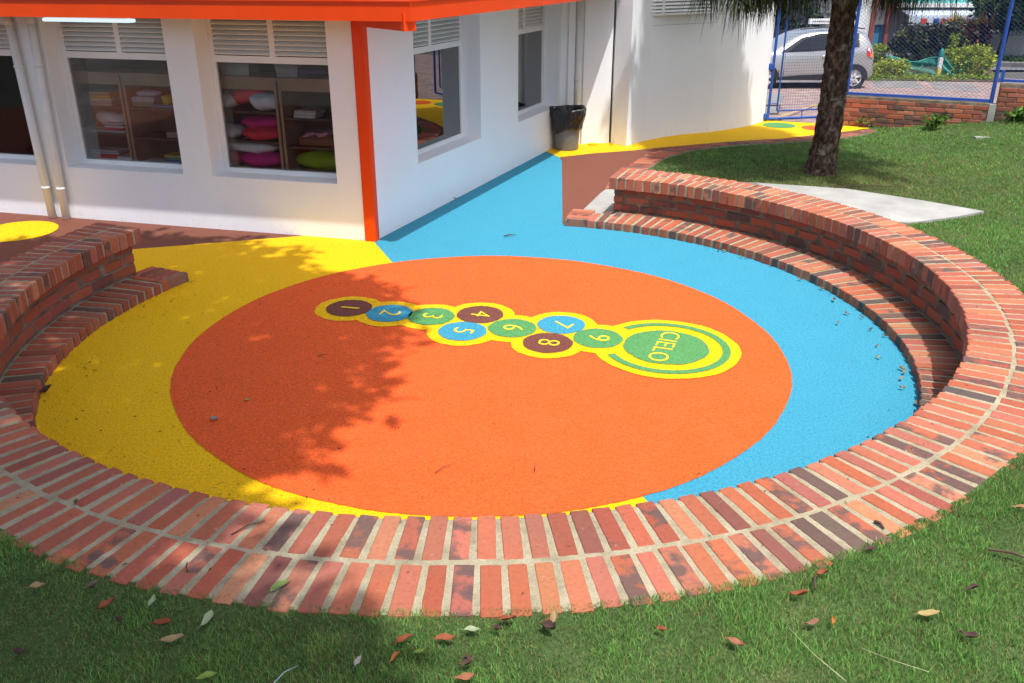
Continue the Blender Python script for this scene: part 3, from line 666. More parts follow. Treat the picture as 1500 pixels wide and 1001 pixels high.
# interior room
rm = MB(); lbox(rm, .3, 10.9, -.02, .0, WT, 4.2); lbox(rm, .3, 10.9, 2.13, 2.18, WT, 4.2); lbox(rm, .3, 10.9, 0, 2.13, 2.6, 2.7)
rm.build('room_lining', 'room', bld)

# ------------------------------------------------------------------ lamp under the eave
lc = vplane(130, 31.5, LW(0, 0, -.16)[:2], UL); lampd = UL3
lt = empty('ceiling_light', 'white tube lamp with diffuser hung under the orange eave', 'lamp', lc)
mb = MB(); mb.chbox(lc+UP*.012, lampd*.98, NL3*.11, UP*.034, .01); mb.build('diffuser', 'lamp', lt)
mb = MB(); mb.chbox(lc+UP*.050, lampd*.90, NL3*.08, UP*.040, .006); mb.build('lamp_body', 'white', lt)

# ------------------------------------------------------------------ display shelves behind the glass
DS = .36
def shelf_unit(s0, s1, levels, label, ztop=1.475, zb=.575, depth=.42, fronts=()):
    e = empty('display_shelf', label, 'shelf', LW((s0+s1)/2, 0.0, DS+.2))
    mb = MB(); lbox(mb, s0, s0+.03, 0, ztop, DS, DS+depth); lbox(mb, s1-.03, s1, 0, ztop, DS, DS+depth); mb.build('side_panel', 'wood', e)
    mb = MB(); lbox(mb, s0-.008, s1+.008, ztop, ztop+.035, DS-.012, DS+depth+.01); mb.build('top_board', 'wood', e)
    mb = MB(); lbox(mb, s0+.03, s1-.03, ztop-.09, ztop, DS+.004, DS+.022); mb.build('apron', 'wood', e)
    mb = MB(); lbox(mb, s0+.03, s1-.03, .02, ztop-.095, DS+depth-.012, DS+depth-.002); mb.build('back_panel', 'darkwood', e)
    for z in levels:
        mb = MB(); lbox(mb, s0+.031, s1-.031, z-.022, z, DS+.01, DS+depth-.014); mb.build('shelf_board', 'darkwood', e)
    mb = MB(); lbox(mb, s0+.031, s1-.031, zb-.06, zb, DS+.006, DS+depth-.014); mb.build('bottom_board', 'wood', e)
shelf_unit(1.12, 2.02, (1.165, .86), 'wooden shelf unit of bright cushions behind the window nearest the orange post')
shelf_unit(.22, 1.10, (1.12, .83), 'wooden shelf unit with basket and green bag behind the window nearest the orange post')
shelf_unit(2.93, 3.80, (1.155, .87), 'wooden shelf unit with paper stacks behind the middle window')
shelf_unit(2.06, 2.91, (1.155, .84), 'wooden shelf unit with yellow and pink odds and ends behind the middle window')
shelf_unit(3.84, 4.72, (1.155, .86), 'dark shelf unit behind the half hidden window by the pipes')
def pillow(s, z, d, w, h, dp, col, label, rot=0.0, grp='cushions on the display shelves'):
    mb = MB(); n, m = 18, 10; vs = []
    for j in range(m+1):
        v = -1+2*j/m
        for i in range(n):
            a = 2*pi*i/n
            cx, cz = cos(a), sin(a); k = (abs(cx)**2.6+abs(cz)**2.6)**(-1/2.6); rr = sqrt(max(0, 1-abs(v)**2.2))
            rr = max(rr, .04); x = cx*k*(.35+.65*rr)*(1 if abs(v) < .99 else .5); y = cz*k*(.35+.65*rr)*(1 if abs(v) < .99 else .5)
            thick = v*(1-.55*(abs(x)**3+abs(y)**3)/2)
            vs.append((x, y, thick))
    P = []
    for x, y, v in vs:
        wr = .05*sin(5*x+3*y+s*9)+.04*sin(9*y-6*x+s*5)+.03*sin(13*x+s*3)
        xx, zz_ = x*w/2, (v*.5+wr)*h; 
        P.append(LW(s, z+h/2, d)+UL3*(xx*cos(rot)-zz_*sin(rot))+UP*(zz_*cos(rot)+xx*sin(rot))-NL3*(y*dp/2))
    fs = [(j*n+i, j*n+(i+1) % n, (j+1)*n+(i+1) % n, (j+1)*n+i) for j in range(m) for i in range(n)]
    fs += [tuple(range(n))[::-1], tuple(m*n+i for i in range(n))]
    mb.add(P, fs, (*col, 1)); o = mb.build('cushion', 'col', None, True, LW(s, z, d)); tag(o, label, 'cushion', grp)
CR, MG, WH = (.82, .035, .07), (.66, .018, .22), (.74, .75, .78)
D0 = DS+.17
pillow(1.80, 1.165, D0, .30, .17, .3, WH, 'white cushion at the left end of the upper cushion shelf')
pillow(1.55, 1.215, D0+.05, .42, .20, .3, CR, 'coral cushion slumped between two white ones on the upper shelf', -.25)
pillow(1.31, 1.165, D0-.03, .36, .17, .3, WH, 'white cushion at the right end of the upper cushion shelf', .1)
pillow(1.42, .965, D0+.05, .50, .13, .3, MG, 'magenta cushion lying on top of the coral one, middle shelf')
pillow(1.80, .86, D0, .32, .15, .3, WH, 'white cushion at the left end of the middle cushion shelf')
pillow(1.38, .86, D0-.04, .46, .14, .3, CR, 'coral cushion lying under the magenta one, middle shelf')
pillow(1.56, .715, D0, .60, .14, .3, WH, 'long white cushion on top of two bright ones, bottom shelf', .03)
pillow(1.83, .575, D0, .32, .16, .3, (.66, .07, .14), 'rose cushion at the bottom left of the cushion shelves')
pillow(1.42, .575, D0-.03, .50, .16, .3, MG, 'magenta cushion at the bottom right of the cushion shelves')
pillow(.70, .575, D0-.02, .66, .20, .32, (.24, .36, .02), 'plump lime green bag on the bottom shelf beside the cushions', 0, 'bags on the display shelves')
def stack(s, z, d, w, dp, layers, label, cat='paper stack'):
    mb = MB(); zz_ = z
    for (h, c) in layers:
        o = random.uniform(-.012, .012); r = random.uniform(-.06, .06)
        u = UL3*cos(r)+NL3*sin(r); v = NL3*cos(r)-UL3*sin(r)
        mb.chbox(LW(s+o, zz_+h/2, d), u*w, v*dp, UP*(h-.001), .002, (*c, 1)); zz_ += h
    o = mb.build('paper_stack', 'col', None, False, LW(s, z, d)); tag(o, label, cat, 'stacks of paper and folders on the shelves'); return o
W_, CRM, YL, RD, BLU, PNK = (.62, .62, .60), (.48, .42, .28), (.60, .42, .06), (.55, .03, .04), (.05, .12, .35), (.55, .18, .30)
stack(3.62, 1.155, D0, .24, .22, [(.02, W_)]*5, 'thick stack of white paper on the upper shelf, middle window')
stack(3.24, 1.155, D0-.02, .27, .24, [(.018, CRM), (.018, (.42, .36, .25)), (.02, CRM), (.015, W_), (.018, YL), (.02, YL), (.012, (.5, .16, .1)), (.02, CRM)], 'tall stack of cream and yellow folders on the upper shelf, middle window')
stack(3.30, .87, D0-.03, .56, .2, [(.012, W_), (.012, W_)], 'loose white sheets on the middle shelf, middle window')
stack(3.13, .896, D0-.03, .24, .22, [(.02, RD), (.012, PNK), (.016, W_), (.014, BLU), (.012, W_)], 'red and white folders on the loose sheets, middle window')
pillow(3.28, .92, D0+.06, .36, .15, .22, WH, 'crumpled white cloth bag behind the folders, middle window', .1, 'bags on the display shelves')
stack(3.25, .575, D0-.03, .34, .22, [(.05, RD)], 'flat red box on the bottom shelf, middle window', 'box')
stack(3.33, .626, D0, .36, .2, [(.014, W_), (.012, (.2, .3, .5)), (.012, W_)], 'white and blue sheets on the red box, middle window')
stack(3.02, .575, D0-.1, .18, .2, [(.02, W_), (.02, W_), (.012, W_)], 'white sheets leaning at the foot of the middle window divider')
stack(2.74, 1.155, D0, .26, .2, [(.05, (.2, .24, .12)), (.05, (.40, .45, .50))], 'grey green packet stack on the upper shelf right of the divider', 'packet')
pillow(2.72, 1.245, D0, .28, .08, .2, (.45, .50, .56), 'small pale blue grey pouch on the packet stack', 0, 'bags on the display shelves')
stack(2.48, 1.155, D0-.05, .30, .16, [(.03, (.05, .2, .36))], 'flat blue tray on the upper shelf, middle window', 'tray')
def cupobj(s, z, d, r, h, col, name, label, cat):
    mb = MB(); p = LW(s, z, d); mb.lathe(p, [(.001, 0), (r*.85, 0), (r, h), (r*.9, h), (r*.8, .01), (.001, .01)], 16, (*col, 1)); o = mb.build(name, 'col', None, True, p); tag(o, label, cat)
cupobj(2.47, 1.186, D0-.05, .06, .09, (.58, .44, .03), 'cup', 'yellow cup standing on the flat blue tray', 'cup')
cupobj(2.30, 1.155, D0-.05, .055, .10, (.62, .50, .07), 'jar', 'yellow jar on the upper shelf right of the blue tray', 'jar')
stack(2.28, .84, D0, .44, .22, [(.03, (.36, .24, .18)), (.03, (.40, .28, .22))], 'shallow brown box pair on the middle shelf right of the divider', 'box')
pillow(2.25, .90, D0, .34, .08, .18, (.5, .2, .33), 'pink tinsel bundle on the brown boxes', .05, 'bags on the display shelves')
stack(2.62, .575, D0-.05, .42, .16, [(.008, W_)], 'single white sheet lying on the bottom shelf right of the divider')
stack(4.20, 1.155, D0-.04, .26, .2, [(.02, CRM), (.018, W_), (.02, BLU), (.02, CRM)], 'cream and blue folders on the upper shelf behind the downpipes')
stack(2.44, .575, D0-.02, .24, .2, [(.03, BLU), (.03, (.10, .3, .22)), (.02, YL)], 'blue, green and yellow boxes on the bottom shelf, middle window', 'box')
stack(.84, 1.12, D0-.05, .24, .2, [(.02, W_), (.02, (.6, .45, .42)), (.015, W_), (.02, (.5, .38, .36))], 'small stack of pinkish papers on the upper shelf by the orange post')
stack(.38, 1.12, D0, .20, .22, [(.03, BLU), (.03, (.1, .2, .4)), (.03, BLU), (.03, (.2, .26, .4)), (.03, BLU), (.03, BLU), (.03, (.1, .2, .4))], 'tall stack of blue folders on the upper shelf by the orange post')
bk = empty('basket', 'brown wicker basket with pink cloth over its rim on the middle shelf', 'basket', LW(.72, .83, D0))
mb = MB(); mb.chbox(LW(.72, .885, D0-.02), UL3*.44, NL3*.26, UP*.1, .02, (.16, .055, .025, 1)); mb.build('basket_body', 'col', bk)
mb = MB(); [mb.chbox(LW(.72+.24*random.uniform(-1, 1), .93+.03*random.random(), D0-.05+.1*random.random()), UL3*.12+UP*random.uniform(-.05, .05), NL3*.2, UP*.03+UL3*.01, .01, (.52, .24, .34, 1)) for _ in range(9)]; mb.build('cloth', 'col', bk)
stack(.40, .83, D0-.05, .28, .2, [(.02, (.10, .09, .30)), (.015, (.35, .3, .5))], 'purple blue folders beside the wicker basket')
for k, (s, lb) in enumerate(((.46, 'upper'), (.42, 'lower'))):
    mb = MB(); mb.chbox(LW(s, .60+k*.0, DS-.055-k*.035)-UP*(.005+k*.012), UL3*.34-UP*.07, NL3*.03, UP*.03, .004, (.66, .66, .64, 1)); o = mb.build('rolled_tube', 'col', None, False, LW(s, .58, DS-.06)); tag(o, '%s of two white rolled tubes leaning at the window corner by the post' % lb, 'tube', 'white tubes at the window')
def binbox(s, w, h, col, label):
    mb = MB(); p = LW(s, 1.511, D0); 
    def rr(k, z): return [p+UL3*(sx*w*k)+NL3*(sy*.12*k)+UP*z for sx, sy in ((-.5, -1), (.5, -1), (.5, 1), (-.5, 1))]
    mb.add(rr(.85, 0)+rr(1, h)+rr(.92, h)+rr(.8, .02), [(3, 2, 1, 0)]+[(a+4*k, (a+1) % 4+4*k, (a+1) % 4+4*k+4, a+4*k+4) for k in range(3) for a in range(4)]+[(12, 13, 14, 15)], (*col, 1))
    o = mb.build('storage_bin', 'col', None, False, p); tag(o, label, 'bin', 'storage bins on the shelf tops')
binbox(1.60, .36, .2, (.40, .40, .38), 'larger pale grey storage bin on top of the cushion shelves')
binbox(1.02, .26, .15, (.34, .34, .33), 'smaller grey storage bin on top of the shelves near the post')
pillow(.78, 1.511, D0, .42, .10, .24, (.09, .06, .14), 'dark purple bundle on top of the shelves near the post', 0, 'bags on the display shelves')
pillow(3.72, 1.511, D0, .3, .1, .24, (.03, .03, .03), 'black bundle on top of the shelves, middle window', 0, 'bags on the display shelves')
pillow(4.22, .575, D0, .36, .14, .3, (.012, .012, .013), 'black bag on the bottom shelf behind the downpipes', 0, 'bags on the display shelves')
stack(4.27, .86, D0-.03, .5, .22, [(.02, (.45, .28, .22)), (.02, W_), (.02, (.40, .26, .2))], 'pinkish paper stack on the middle shelf behind the downpipes')

# ------------------------------------------------------------------ rubbish bin
c = at(830, 218.5); tb = empty('trash_bin', 'grey plastic rubbish bin lined with a black bag in the wall corner', 'bin', c)
mb = MB(); mb.lathe(c, [(.001, .0), (.165, 0), (.172, .02), (.19, .32), (.205, .50), (.195, .5), (.16, .03)], 32); mb.build('bucket', 'plastic', tb, True)
nb = 84; prof = [(.198, .285), (.206, .275), (.213, .29), (.219, .31), (.224, .34), (.230, .38), (.238, .42), (.246, .46), (.253, .50), (.259, .54), (.262, .575), (.259, .60), (.248, .612), (.234, .605), (.222, .58), (.20, .5), (.17, .38), (.12, .25), (.01, .2)]
vs = []
for i, (r, z) in enumerate(prof):
    for k in range(nb):
        a = 2*pi*k/nb; fold = MN.noise(MV((cos(a)*3.2, sin(a)*3.2, z*5)))*.016+abs(MN.noise(MV((cos(a)*5+4, sin(a)*5, z*9))))*.020+.005*sin(11*a+z*16)
        low = max(0, (.45-z)/.25) if i < 9 else 0
        zz_ = z+low*(.045*sin(a+2.2)+.03*sin(3*a))*(1 if i < 9 else 0)+(.014*sin(2*a+1)+.004*sin(5*a))*(1 if 8 < i < 15 else 0)
        rr = r+fold*(1 if i < 13 else .5)*min(1, .35+i*.12); vs.append((c[0]+rr*cos(a), c[1]+rr*sin(a), c[2]+zz_))
mb = MB(); mb.add(vs, [(i*nb+k, i*nb+(k+1) % nb, (i+1)*nb+(k+1) % nb, (i+1)*nb+k) for i in range(len(prof)-1) for k in range(nb)]); mb.build('bin_bag', 'bag', tb)

# ------------------------------------------------------------------ sun direction (shared by lamp, sky and shade tree)
SUN = np.array([-.155, .34])                               # ground travel of a shadow per metre of height

# ------------------------------------------------------------------ pine by the path
pb0 = at(1201, 252); pt0 = vplane(1237, 25, pb0[:2], np.array([1, 0.])); lean = (pt0-pb0)/pt0[2]
pine = empty('pine_tree', 'leaning pine with dark scaly trunk and drooping needles on the lawn', 'tree', pb0)
mb = MB(); zs = np.concatenate([np.linspace(-.05, 2.4, 110), np.linspace(2.6, 10.6, 22)]); n = 40; vs = []
for i, z in enumerate(zs):
    r = .160*(1-.055*z) + .05*math.exp(-max(z, 0)*7); p = pb0+lean*min(z, 2.6)+UP*0+np.array([0, 0, max(0, z-2.6)])+np.array([.02*sin(z*2.2), 0, 0])
    p[2] = pb0[2]+z
    for k in range(n):
        a = 2*pi*k/n; rr = r*(1+.16*MN.noise(MV((cos(a)*3.1, sin(a)*3.1, z*9)))+.16*abs(MN.noise(MV((cos(a)*6+9, sin(a)*6, z*22))))+.03*random.uniform(-1, 1)); vs.append((p[0]+rr*cos(a), p[1]+rr*sin(a), p[2]))
mb.add(vs, [(i*n+k, i*n+(k+1) % n, (i+1)*n+(k+1) % n, (i+1)*n+k) for i in range(len(zs)-1) for k in range(n)]); mb.build('trunk', 'bark', pine, True)
tuf = []; limb = MB()
def trunk_at(z): p = pb0+lean*min(z, 2.6); return np.array([p[0], p[1], pb0[2]+z])
low = []
for zi, a, Lb_ in [(2.30, 3.05, 1.75), (2.26, 3.45, 1.55), (2.34, 3.9, 1.5), (2.22, 2.75, 1.25), (2.42, 3.25, 1.3), (2.48, 3.7, 1.15), (2.40, 2.3, 1.5), (2.36, 4.5, 1.2), (2.30, 5.2, .9), (2.38, 5.75, 1.3), (2.34, 6.1, 1.75), (2.42, .25, 1.6), (2.30, .65, 1.35), (2.45, 1.2, 1.6), (2.5, 1.8, 1.4), (2.55, 5.5, 1.7), (2.55, 4.1, 1.75), (2.46, 6.2, .8), (2.52, 2.9, .8), (2.40, 5.0, 1.5)]:
    if not 2.5 < a < 3.6: zi += .11
    if a > 5.6 or a < .8: Lb_ *= .78; zi += .03
    b = trunk_at(zi+.11); e = b+np.array([cos(a)*Lb_, sin(a)*Lb_, -.10*Lb_]); m_ = (b+e)/2+UP*.14
    limb.tube([b, m_, e], [.035, .022, .008], 6)
    for f in np.linspace(.34, 1.0, 9):
        q = b*(1-f)**2+2*m_*f*(1-f)+e*f*f
        for s_ in range(2 if f > .5 else 1): low.append(q+RNG.normal(size=3)*np.array([.08, .08, .035]))
for zi in np.arange(2.75, 10.4, .42):
    for k in range(6):
        a = 2*pi*(k+random.random()*.8)/6; Lb_ = max(.4, (1.22+random.uniform(-.35, .2))*(1-.10*max(0, zi-6.5)))
        b = trunk_at(zi); e = b+np.array([cos(a)*Lb_, sin(a)*Lb_, .12*Lb_+random.uniform(-.08, .12)])
        m_ = (b+e)/2+UP*.10; limb.tube([b, m_, e], [.035, .024, .010], 6)
        for f in np.linspace(.25, 1.0, 5):
            q = b*(1-f)**2+2*m_*f*(1-f)+e*f*f
            for s_ in range(2): tuf.append(q+RNG.normal(size=3)*np.array([.16, .16, .07]))
limb.build('branches', 'bark', pine)
def needles(tufts, per, L0, wdt, cols):
    c = np.repeat(np.array(tufts), per, 0); n = len(c); d = RNG.normal(size=(n, 3)); d[:, 2] = d[:, 2]*.5-.15; d /= np.linalg.norm(d, axis=1)[:, None]
    L = (L0*(.6+.7*RNG.random(n)))[:, None]; p1 = c+d*L*.55; p2 = c+d*L*.80+np.array([0, 0, -1])*L*.75
    s = np.cross(d, [0, 0, 1.]); s /= np.linalg.norm(s, axis=1)[:, None]+1e-9; s *= wdt
    V = np.stack([c-s, c+s, p1+s, p1-s, p2], 1).reshape(-1, 3); b = np.arange(n)*5
    cols = np.array(cols); cc = cols[RNG.integers(0, len(cols), n)]*(.7+.6*RNG.random((n, 1)))
    return V, [np.stack([b, b+1, b+2, b+3], 1), np.stack([b+3, b+2, b+4], 1)], np.repeat(np.c_[cc, np.ones(n)], 5, 0)
high = tuf
V1, F1, C1 = needles(low, 30, .36, .0070, [(.022, .034, .012), (.03, .045, .014), (.07, .085, .028), (.018, .024, .010)])
V2, F2, C2 = needles(high, 40, .40, .018, [(.04, .06, .02), (.05, .08, .02)])
k = len(V1); npmesh('crown', np.r_[V1, V2], [np.r_[F1[0], F2[0]+k], np.r_[F1[1], F2[1]+k]], np.r_[C1, C2], 'needle', pine)
dt = [trunk_at(2.3)+np.array([.42+.1*random.random(), -.25, .1-.05*i]) for i in range(6)]
V1, F1, C1 = needles(dt, 60, .4, .003, [(.14, .05, .025), (.10, .04, .02)]); npmesh('dead_needles', V1, F1, C1, 'needle', pine)

# ------------------------------------------------------------------ shade tree over the left of the bench (out of frame; its shadow falls in the picture)
shp = PX("-60,352 100,352 200,345 225,343 270,347 318,348 360,351 405,365 429,374 450,383 480,401 510,407 549,419 579,440 592,452 590,476 594,500 568,527 548,548 560,569 530,602 492,611 436,634 414,696 394,716 372,742")
shp = shp+[at2(x, y, .54) for x, y in ((345, 790), (415, 812), (448, 850), (520, 878), (585, 915), (588, 960), (600, 1010), (610, 1080))]+[np.array([-.2, .3]), np.array([-5.0, .3]), np.array([-9.0, 2.5]), np.array([-9.0, 7.6]), np.array([-5.4, 8.6])]
poly = np.array(shp); lo_, hi2 = poly.min(0), poly.max(0)
cen = []
R = np.random.default_rng(5)
while len(cen) < 1750:
    q = lo_+R.random(2)*(hi2-lo_)
    a_off = .13
    if not inside(q[None], poly)[0]: continue
    # keep clusters inside the edge
    ok = all(inside((q+a_off*np.array([cos(t), sin(t)]))[None], poly)[0] for t in np.linspace(0, 2*pi, 9)[:-1])
    if not ok and R.random() > .06: continue
    zq = .5 if q[1] < 3.3 else 0.0
    hgt = R.uniform(6.6, 8.4)
    p = q-SUN*(hgt-zq); cen.append((p[0], p[1], hgt))
st_b = np.array([-5.6, .6, float(lawnz(np.array(-5.6), np.array(.6)))-.05])
shade = empty('shade_tree', 'broad leafy shade tree whose crown shadows the left of the bench', 'tree', st_b)
foliage('crown', cen, 40, (.31, .31, .2), .18, [(.05, .10, .02), (.06, .12, .025), (.04, .08, .02)], 'leaf', shade)
mb = MB(); mb.tube([st_b, st_b+np.array([.2, .1, 1.2]), st_b+np.array([.5, .0, 2.8]), st_b+np.array([.9, .0, 5.6])], [.28, .22, .19, .10], 14)
for k in range(12):
    e = np.array(cen[k*120]); mb.tube([st_b+np.array([.7, .0, 4.4]), (st_b+np.array([.9, .0, 5.2])+e)/2+UP*.2, e], [.08, .04, .012], 7)
mb.build('trunk', 'bark', shade, True)

# ------------------------------------------------------------------ street beyond the fence
STZ = -.40
mb = MB(); nF = np.array([-FD[1], FD[0]])                 # away from camera
def fp(s, o, z): q = FA+FD*s+nF*o; return (q[0], q[1], z)
mb.add([fp(-6, .22, -.02), fp(22, .22, -.02), fp(22, 2.6, STZ), fp(-6, 2.6, STZ), fp(-6, 12.2, STZ), fp(22, 12.2, STZ)], [(0, 1, 2, 3), (3, 2, 5, 4)])
struct(mb.build('pavement', 'paving'))
mb = MB()
for q in ("1277,117.5 1308,118 1313,122.4 1279,121.8", "1279,121.9 1313,122.5 1318,128.6 1282,127.6", "1310,118 1341,118.7 1346,123 1315,122.4", "1315,122.5 1346,123.1 1351,129.5 1320,128.6", "1362,120 1393,121.5 1399,126 1366,125", "1366,126 1399,127 1405,132 1370,131", "1396,121.6 1424,124 1431,128.5 1402,126.2", "1402,127.2 1431,129.5 1438,135 1408,132.4"):
    mb.add([tuple(at(*map(float, k.split(',')), STZ+.004)) for k in q.split()], [(3, 2, 1, 0)])
for q in ("1122,138 1150,138 1146,152 1116,152", "1112,156 1142,156 1138,166 1108,166"):
    mb.add([tuple(at(*map(float, k.split(',')), -.16)) for k in q.split()], [(3, 2, 1, 0)])
struct(mb.build('pavement_panels', 'slab'))
mb = MB(); a, b = at2(1128, 162, -.1), at2(1200, 143, -.25); n_ = (b-a)/np.linalg.norm(b-a); m_ = np.array([-n_[1], n_[0]])*.02
pz = lambda q: (-.02+(STZ+.02)*min(1, max(0, ((q-FA)@nF-.22)/2.38)))+.005
mb.add([(*(a-m_), pz(a-m_)), (*(b-m_), pz(b-m_)), (*(b+m_), pz(b+m_)), (*(a+m_), pz(a+m_))], [(0, 1, 2, 3)]); struct(mb.build('road_marking', 'oldline'))
mb = MB(); sheet(mb, [(-30, 27.2), (60, 27.2), (60, 40), (-30, 40)], STZ+.004); struct(mb.build('road', 'asphalt'))

# low brick wall
bw = empty('brick_wall', 'low red brick wall under the blue chain link fence', 'wall', (*FA, 0))
wbk, wmo = MB(), MB()
FD3, nF3 = np.array([*FD, 0]), np.array([*nF, 0])
def fbox(mb, s0, s1, o0, o1, z0, z1, col=None): mb.box(np.array(fp(s0, o0, z0)), FD3*(s1-s0), nF3*(o1-o0), UP*(z1-z0), col)
SPL = 2.17
fbox(wmo, .008, SPL+.03, .008, .192, -.4, .492); fbox(wmo, SPL+.13, 9, .008, .192, -.4, .80)
for zi in range(14):
    z = -.2+zi*.0735
    for s in np.arange(-.14 if zi % 2 else 0, 9, .285):
        s0, s1 = max(0, s), s+.265
        if zi > 9 and s0 < SPL+.14:
            if s1 < SPL+.22: continue
            s0 = max(s0, SPL+.14)
        if s0 < SPL+.12 and s1 > SPL+.03 and zi <= 9:
            if s0 < SPL-.05: s1 = SPL+.02
            else: s0 = SPL+.14
        if s1-s0 < .05 or z+.062 > (.50 if s0 < SPL+.1 else .81): continue
        c = np.array(fp((s0+s1)/2, .1, z+.031)); wbk.chbox(c, FD3*(s1-s0), nF3*(.2+random.uniform(-.006, .006)), UP*.060, .004, brick_col(.5, w=[6, 6, 2, 4, 3, 4, 2, 3, 2.5]), .002)
wbk.build('wall_bricks', 'brick', bw); wmo.build('wall_mortar', 'darkmortar', bw)
mb = MB(); fbox(mb, SPL+.03, SPL+.13, -.004, .16, -.3, .485); mb.build('pier', 'concrete', bw)
# chain link fence
fe = empty('chain_link_fence', 'blue framed chain link fence standing on the low brick wall', 'fence', fp(0, .1, .5))
def ftube(s0, z0, s1, z1, r=.022, o=.1): m = MB(); m.tube([fp(s0, o, z0), fp(s1, o, z1)], r, 8); return m
ftube(SPL+.05, .2, SPL+.05, 3.2, .032).build('post', 'bluepaint', fe)
ftube(.03, .2, .03, 3.2, .03).build('post', 'bluepaint', fe)
ftube(5.2, .8, 5.2, 3.2, .032).build('post', 'bluepaint', fe)
m = MB(); fbox(m, .06, SPL+.02, .08, .12, .505, .545); fbox(m, SPL+.09, 5.2, .08, .12, .825, .865); fbox(m, SPL+.11, SPL+.16, .085, .115, .83, 1.0); m.build('rail', 'bluepaint', fe)
def chain(s0, s1, z0, z1, p=.072):
    m = MB(); w = s1-s0; h = z1-z0
    def wire(a, b):
        m.tube([fp(a[0], .1+random.uniform(-.002, .002), a[1]), fp(b[0], .1, b[1])], .0019, 3, None, False)
    for sg in (1, -1):
        k = -h/.8
        while k < w:
            a0, a1 = k, k+h/.8
            u0, u1 = max(0, a0), min(w, a1)
            if u1 > u0:
                za, zb_ = z0+(u0-a0)*.8, z0+(u1-a0)*.8
                A, B = ((s0+u0, za), (s0+u1, zb_)) if sg > 0 else ((s1-u0, za), (s1-u1, zb_)); wire(A, B)
            k += p
    return m
chain(.06, SPL+.02, .545, 3.0).build('mesh', 'wire', fe); chain(SPL+.1, 5.2, .865, 3.0).build('mesh', 'wire', fe)
# gate
gt = empty('metal_gate', 'blue metal gate with square wire mesh between the white wall and the trunk', 'gate', at(1124, 177))
gA = at2(1124, 177.5); gB = at2(1226, 173.5); gd = (gB-gA)/np.linalg.norm(gB-gA); gw = np.linalg.norm(gB-gA); gd3 = np.array([*gd, 0])
gq = lambda s, z: np.array([gA[0]+gd[0]*s, gA[1]+gd[1]*s, z])
m = MB(); m.tube([gq(0, .02), gq(0, 2.9)], .024, 8); m.tube([gq(0, .035), gq(gw, .035)], .022, 8); m.tube([gq(gw, .02), gq(gw, 2.9)], .024, 8); m.build('outer_frame', 'bluepaint', gt)
i0, i1 = .16, .88*gw-.05
m = MB(); m.tube([gq(i0, .17), gq(i0, 2.9)], .016, 8); m.tube([gq(i1, .17), gq(i1, 2.9)], .016, 8); m.tube([gq(i0, .17), gq(i1, .17)], .013, 8); m.tube([gq(0, .30), gq(i0, .30)], .008, 6); m.tube([gq((i0+i1)/2, .04), gq((i0+i1)/2, .17)], .008, 6); m.build('inner_frame', 'bluepaint', gt)
m = MB()
for s in np.arange(i0+.045, i1, .047): m.tube([gq(s, .17), gq(s, 2.7)], .0018, 3, None, False)
for z in np.arange(.22, 2.7, .047): m.tube([gq(i0, z), gq(i1, z)], .0018, 3, None, False)
m.build('mesh', 'wire', gt)
for z in (.08, .92): m = MB(); m.chbox(gq(-.06, z), gd3*.12, np.array([-gd[1], gd[0], 0])*.07, UP*.1, .006); m.build('hinge', 'bluepaint', gt)
m = MB(); m.tube([gq(.06, .86), gq(.05, .70), gq(.07, .58), gq(.10, .58), gq(.12, .70), gq(.11, .86)], .007, 6); m.build('latch', 'blacktrim', gt)

# ------------------------------------------------------------------ silver hatchback
carp = at(1250, 131.5, STZ); CARX, CARY = float(carp[0])+.02, float(carp[1])+.15
car = empty('parked_car', 'silver hatchback with magenta side stripe parked beyond the blue gate', 'car', (CARX-1.2, CARY+.8, STZ))
CW = .80
def cq(x, y, z): return (CARX+x*.94, CARY+.8+y, STZ+z*.915)          # x: 0 at rear axle, negative forward; y 0 centreline
# stations: x, zsill, zbelt, ztop(roof or bonnet), half widths at sill, belt, top
ST = [(.53, .42, .62, .70, .55, .60, .5), (.50, .30, .84, .95, .70, .72, .6), (.44, .26, .98, 1.14, .75, .77, .60), (.32, .24, 1.02, 1.42, .78, .795, .58), (.14, .22, 1.03, 1.50, .79, .80, .58), (-.2, .20, 1.01, 1.535, .80, .80, .60), (-.8, .19, .97, 1.54, .80, .80, .61), (-1.4, .19, .93, 1.49, .80, .80, .60), (-1.80, .19, .91, 1.30, .80, .79, .58), (-2.15, .20, .90, 1.05, .80, .78, .62), (-2.40, .21, .88, .95, .79, .76, .64), (-2.75, .22, .80, .86, .76, .72, .60), (-2.95, .28, .66, .72, .66, .62, .5), (-3.02, .36, .52, .56, .55, .52, .45)]
ST = ST[::-1]
def sect(st, k):
    x, zs_, zb_, zt, ws, wb2, wt = st
    z1 = zs_+(zb_-zs_)*.5
    half = [(ws*.9, zs_), (ws, zs_+.05), (ws+.02, z1), (wb2+.004, zb_-.06), (wb2-.01, zb_), (wb2*.55+wt*.45, zb_+(zt-zb_)*.55), (wt, zt-.05), (wt*.8, zt-.005), (0, zt+.01)]
    return [(x, -w, z) for w, z in half]+[(x, w, z) for w, z in half[-2::-1]]
body = MB(); rows = [sect(s, i) for i, s in enumerate(ST)]; nn = len(rows[0])
body.add([cq(*p) for r in rows for p in r], [(i*nn+k, i*nn+(k+1) % nn, (i+1)*nn+(k+1) % nn, (i+1)*nn+k) for i in range(len(rows)-1) for k in range(nn)]+[tuple(range(nn))[::-1], tuple((len(rows)-1)*nn+k for k in range(nn))])
bo = body.build('body', 'silver', car, True)
md = bo.modifiers.new('sub', 'SUBSURF'); md.levels = 2; md.render_levels = 2
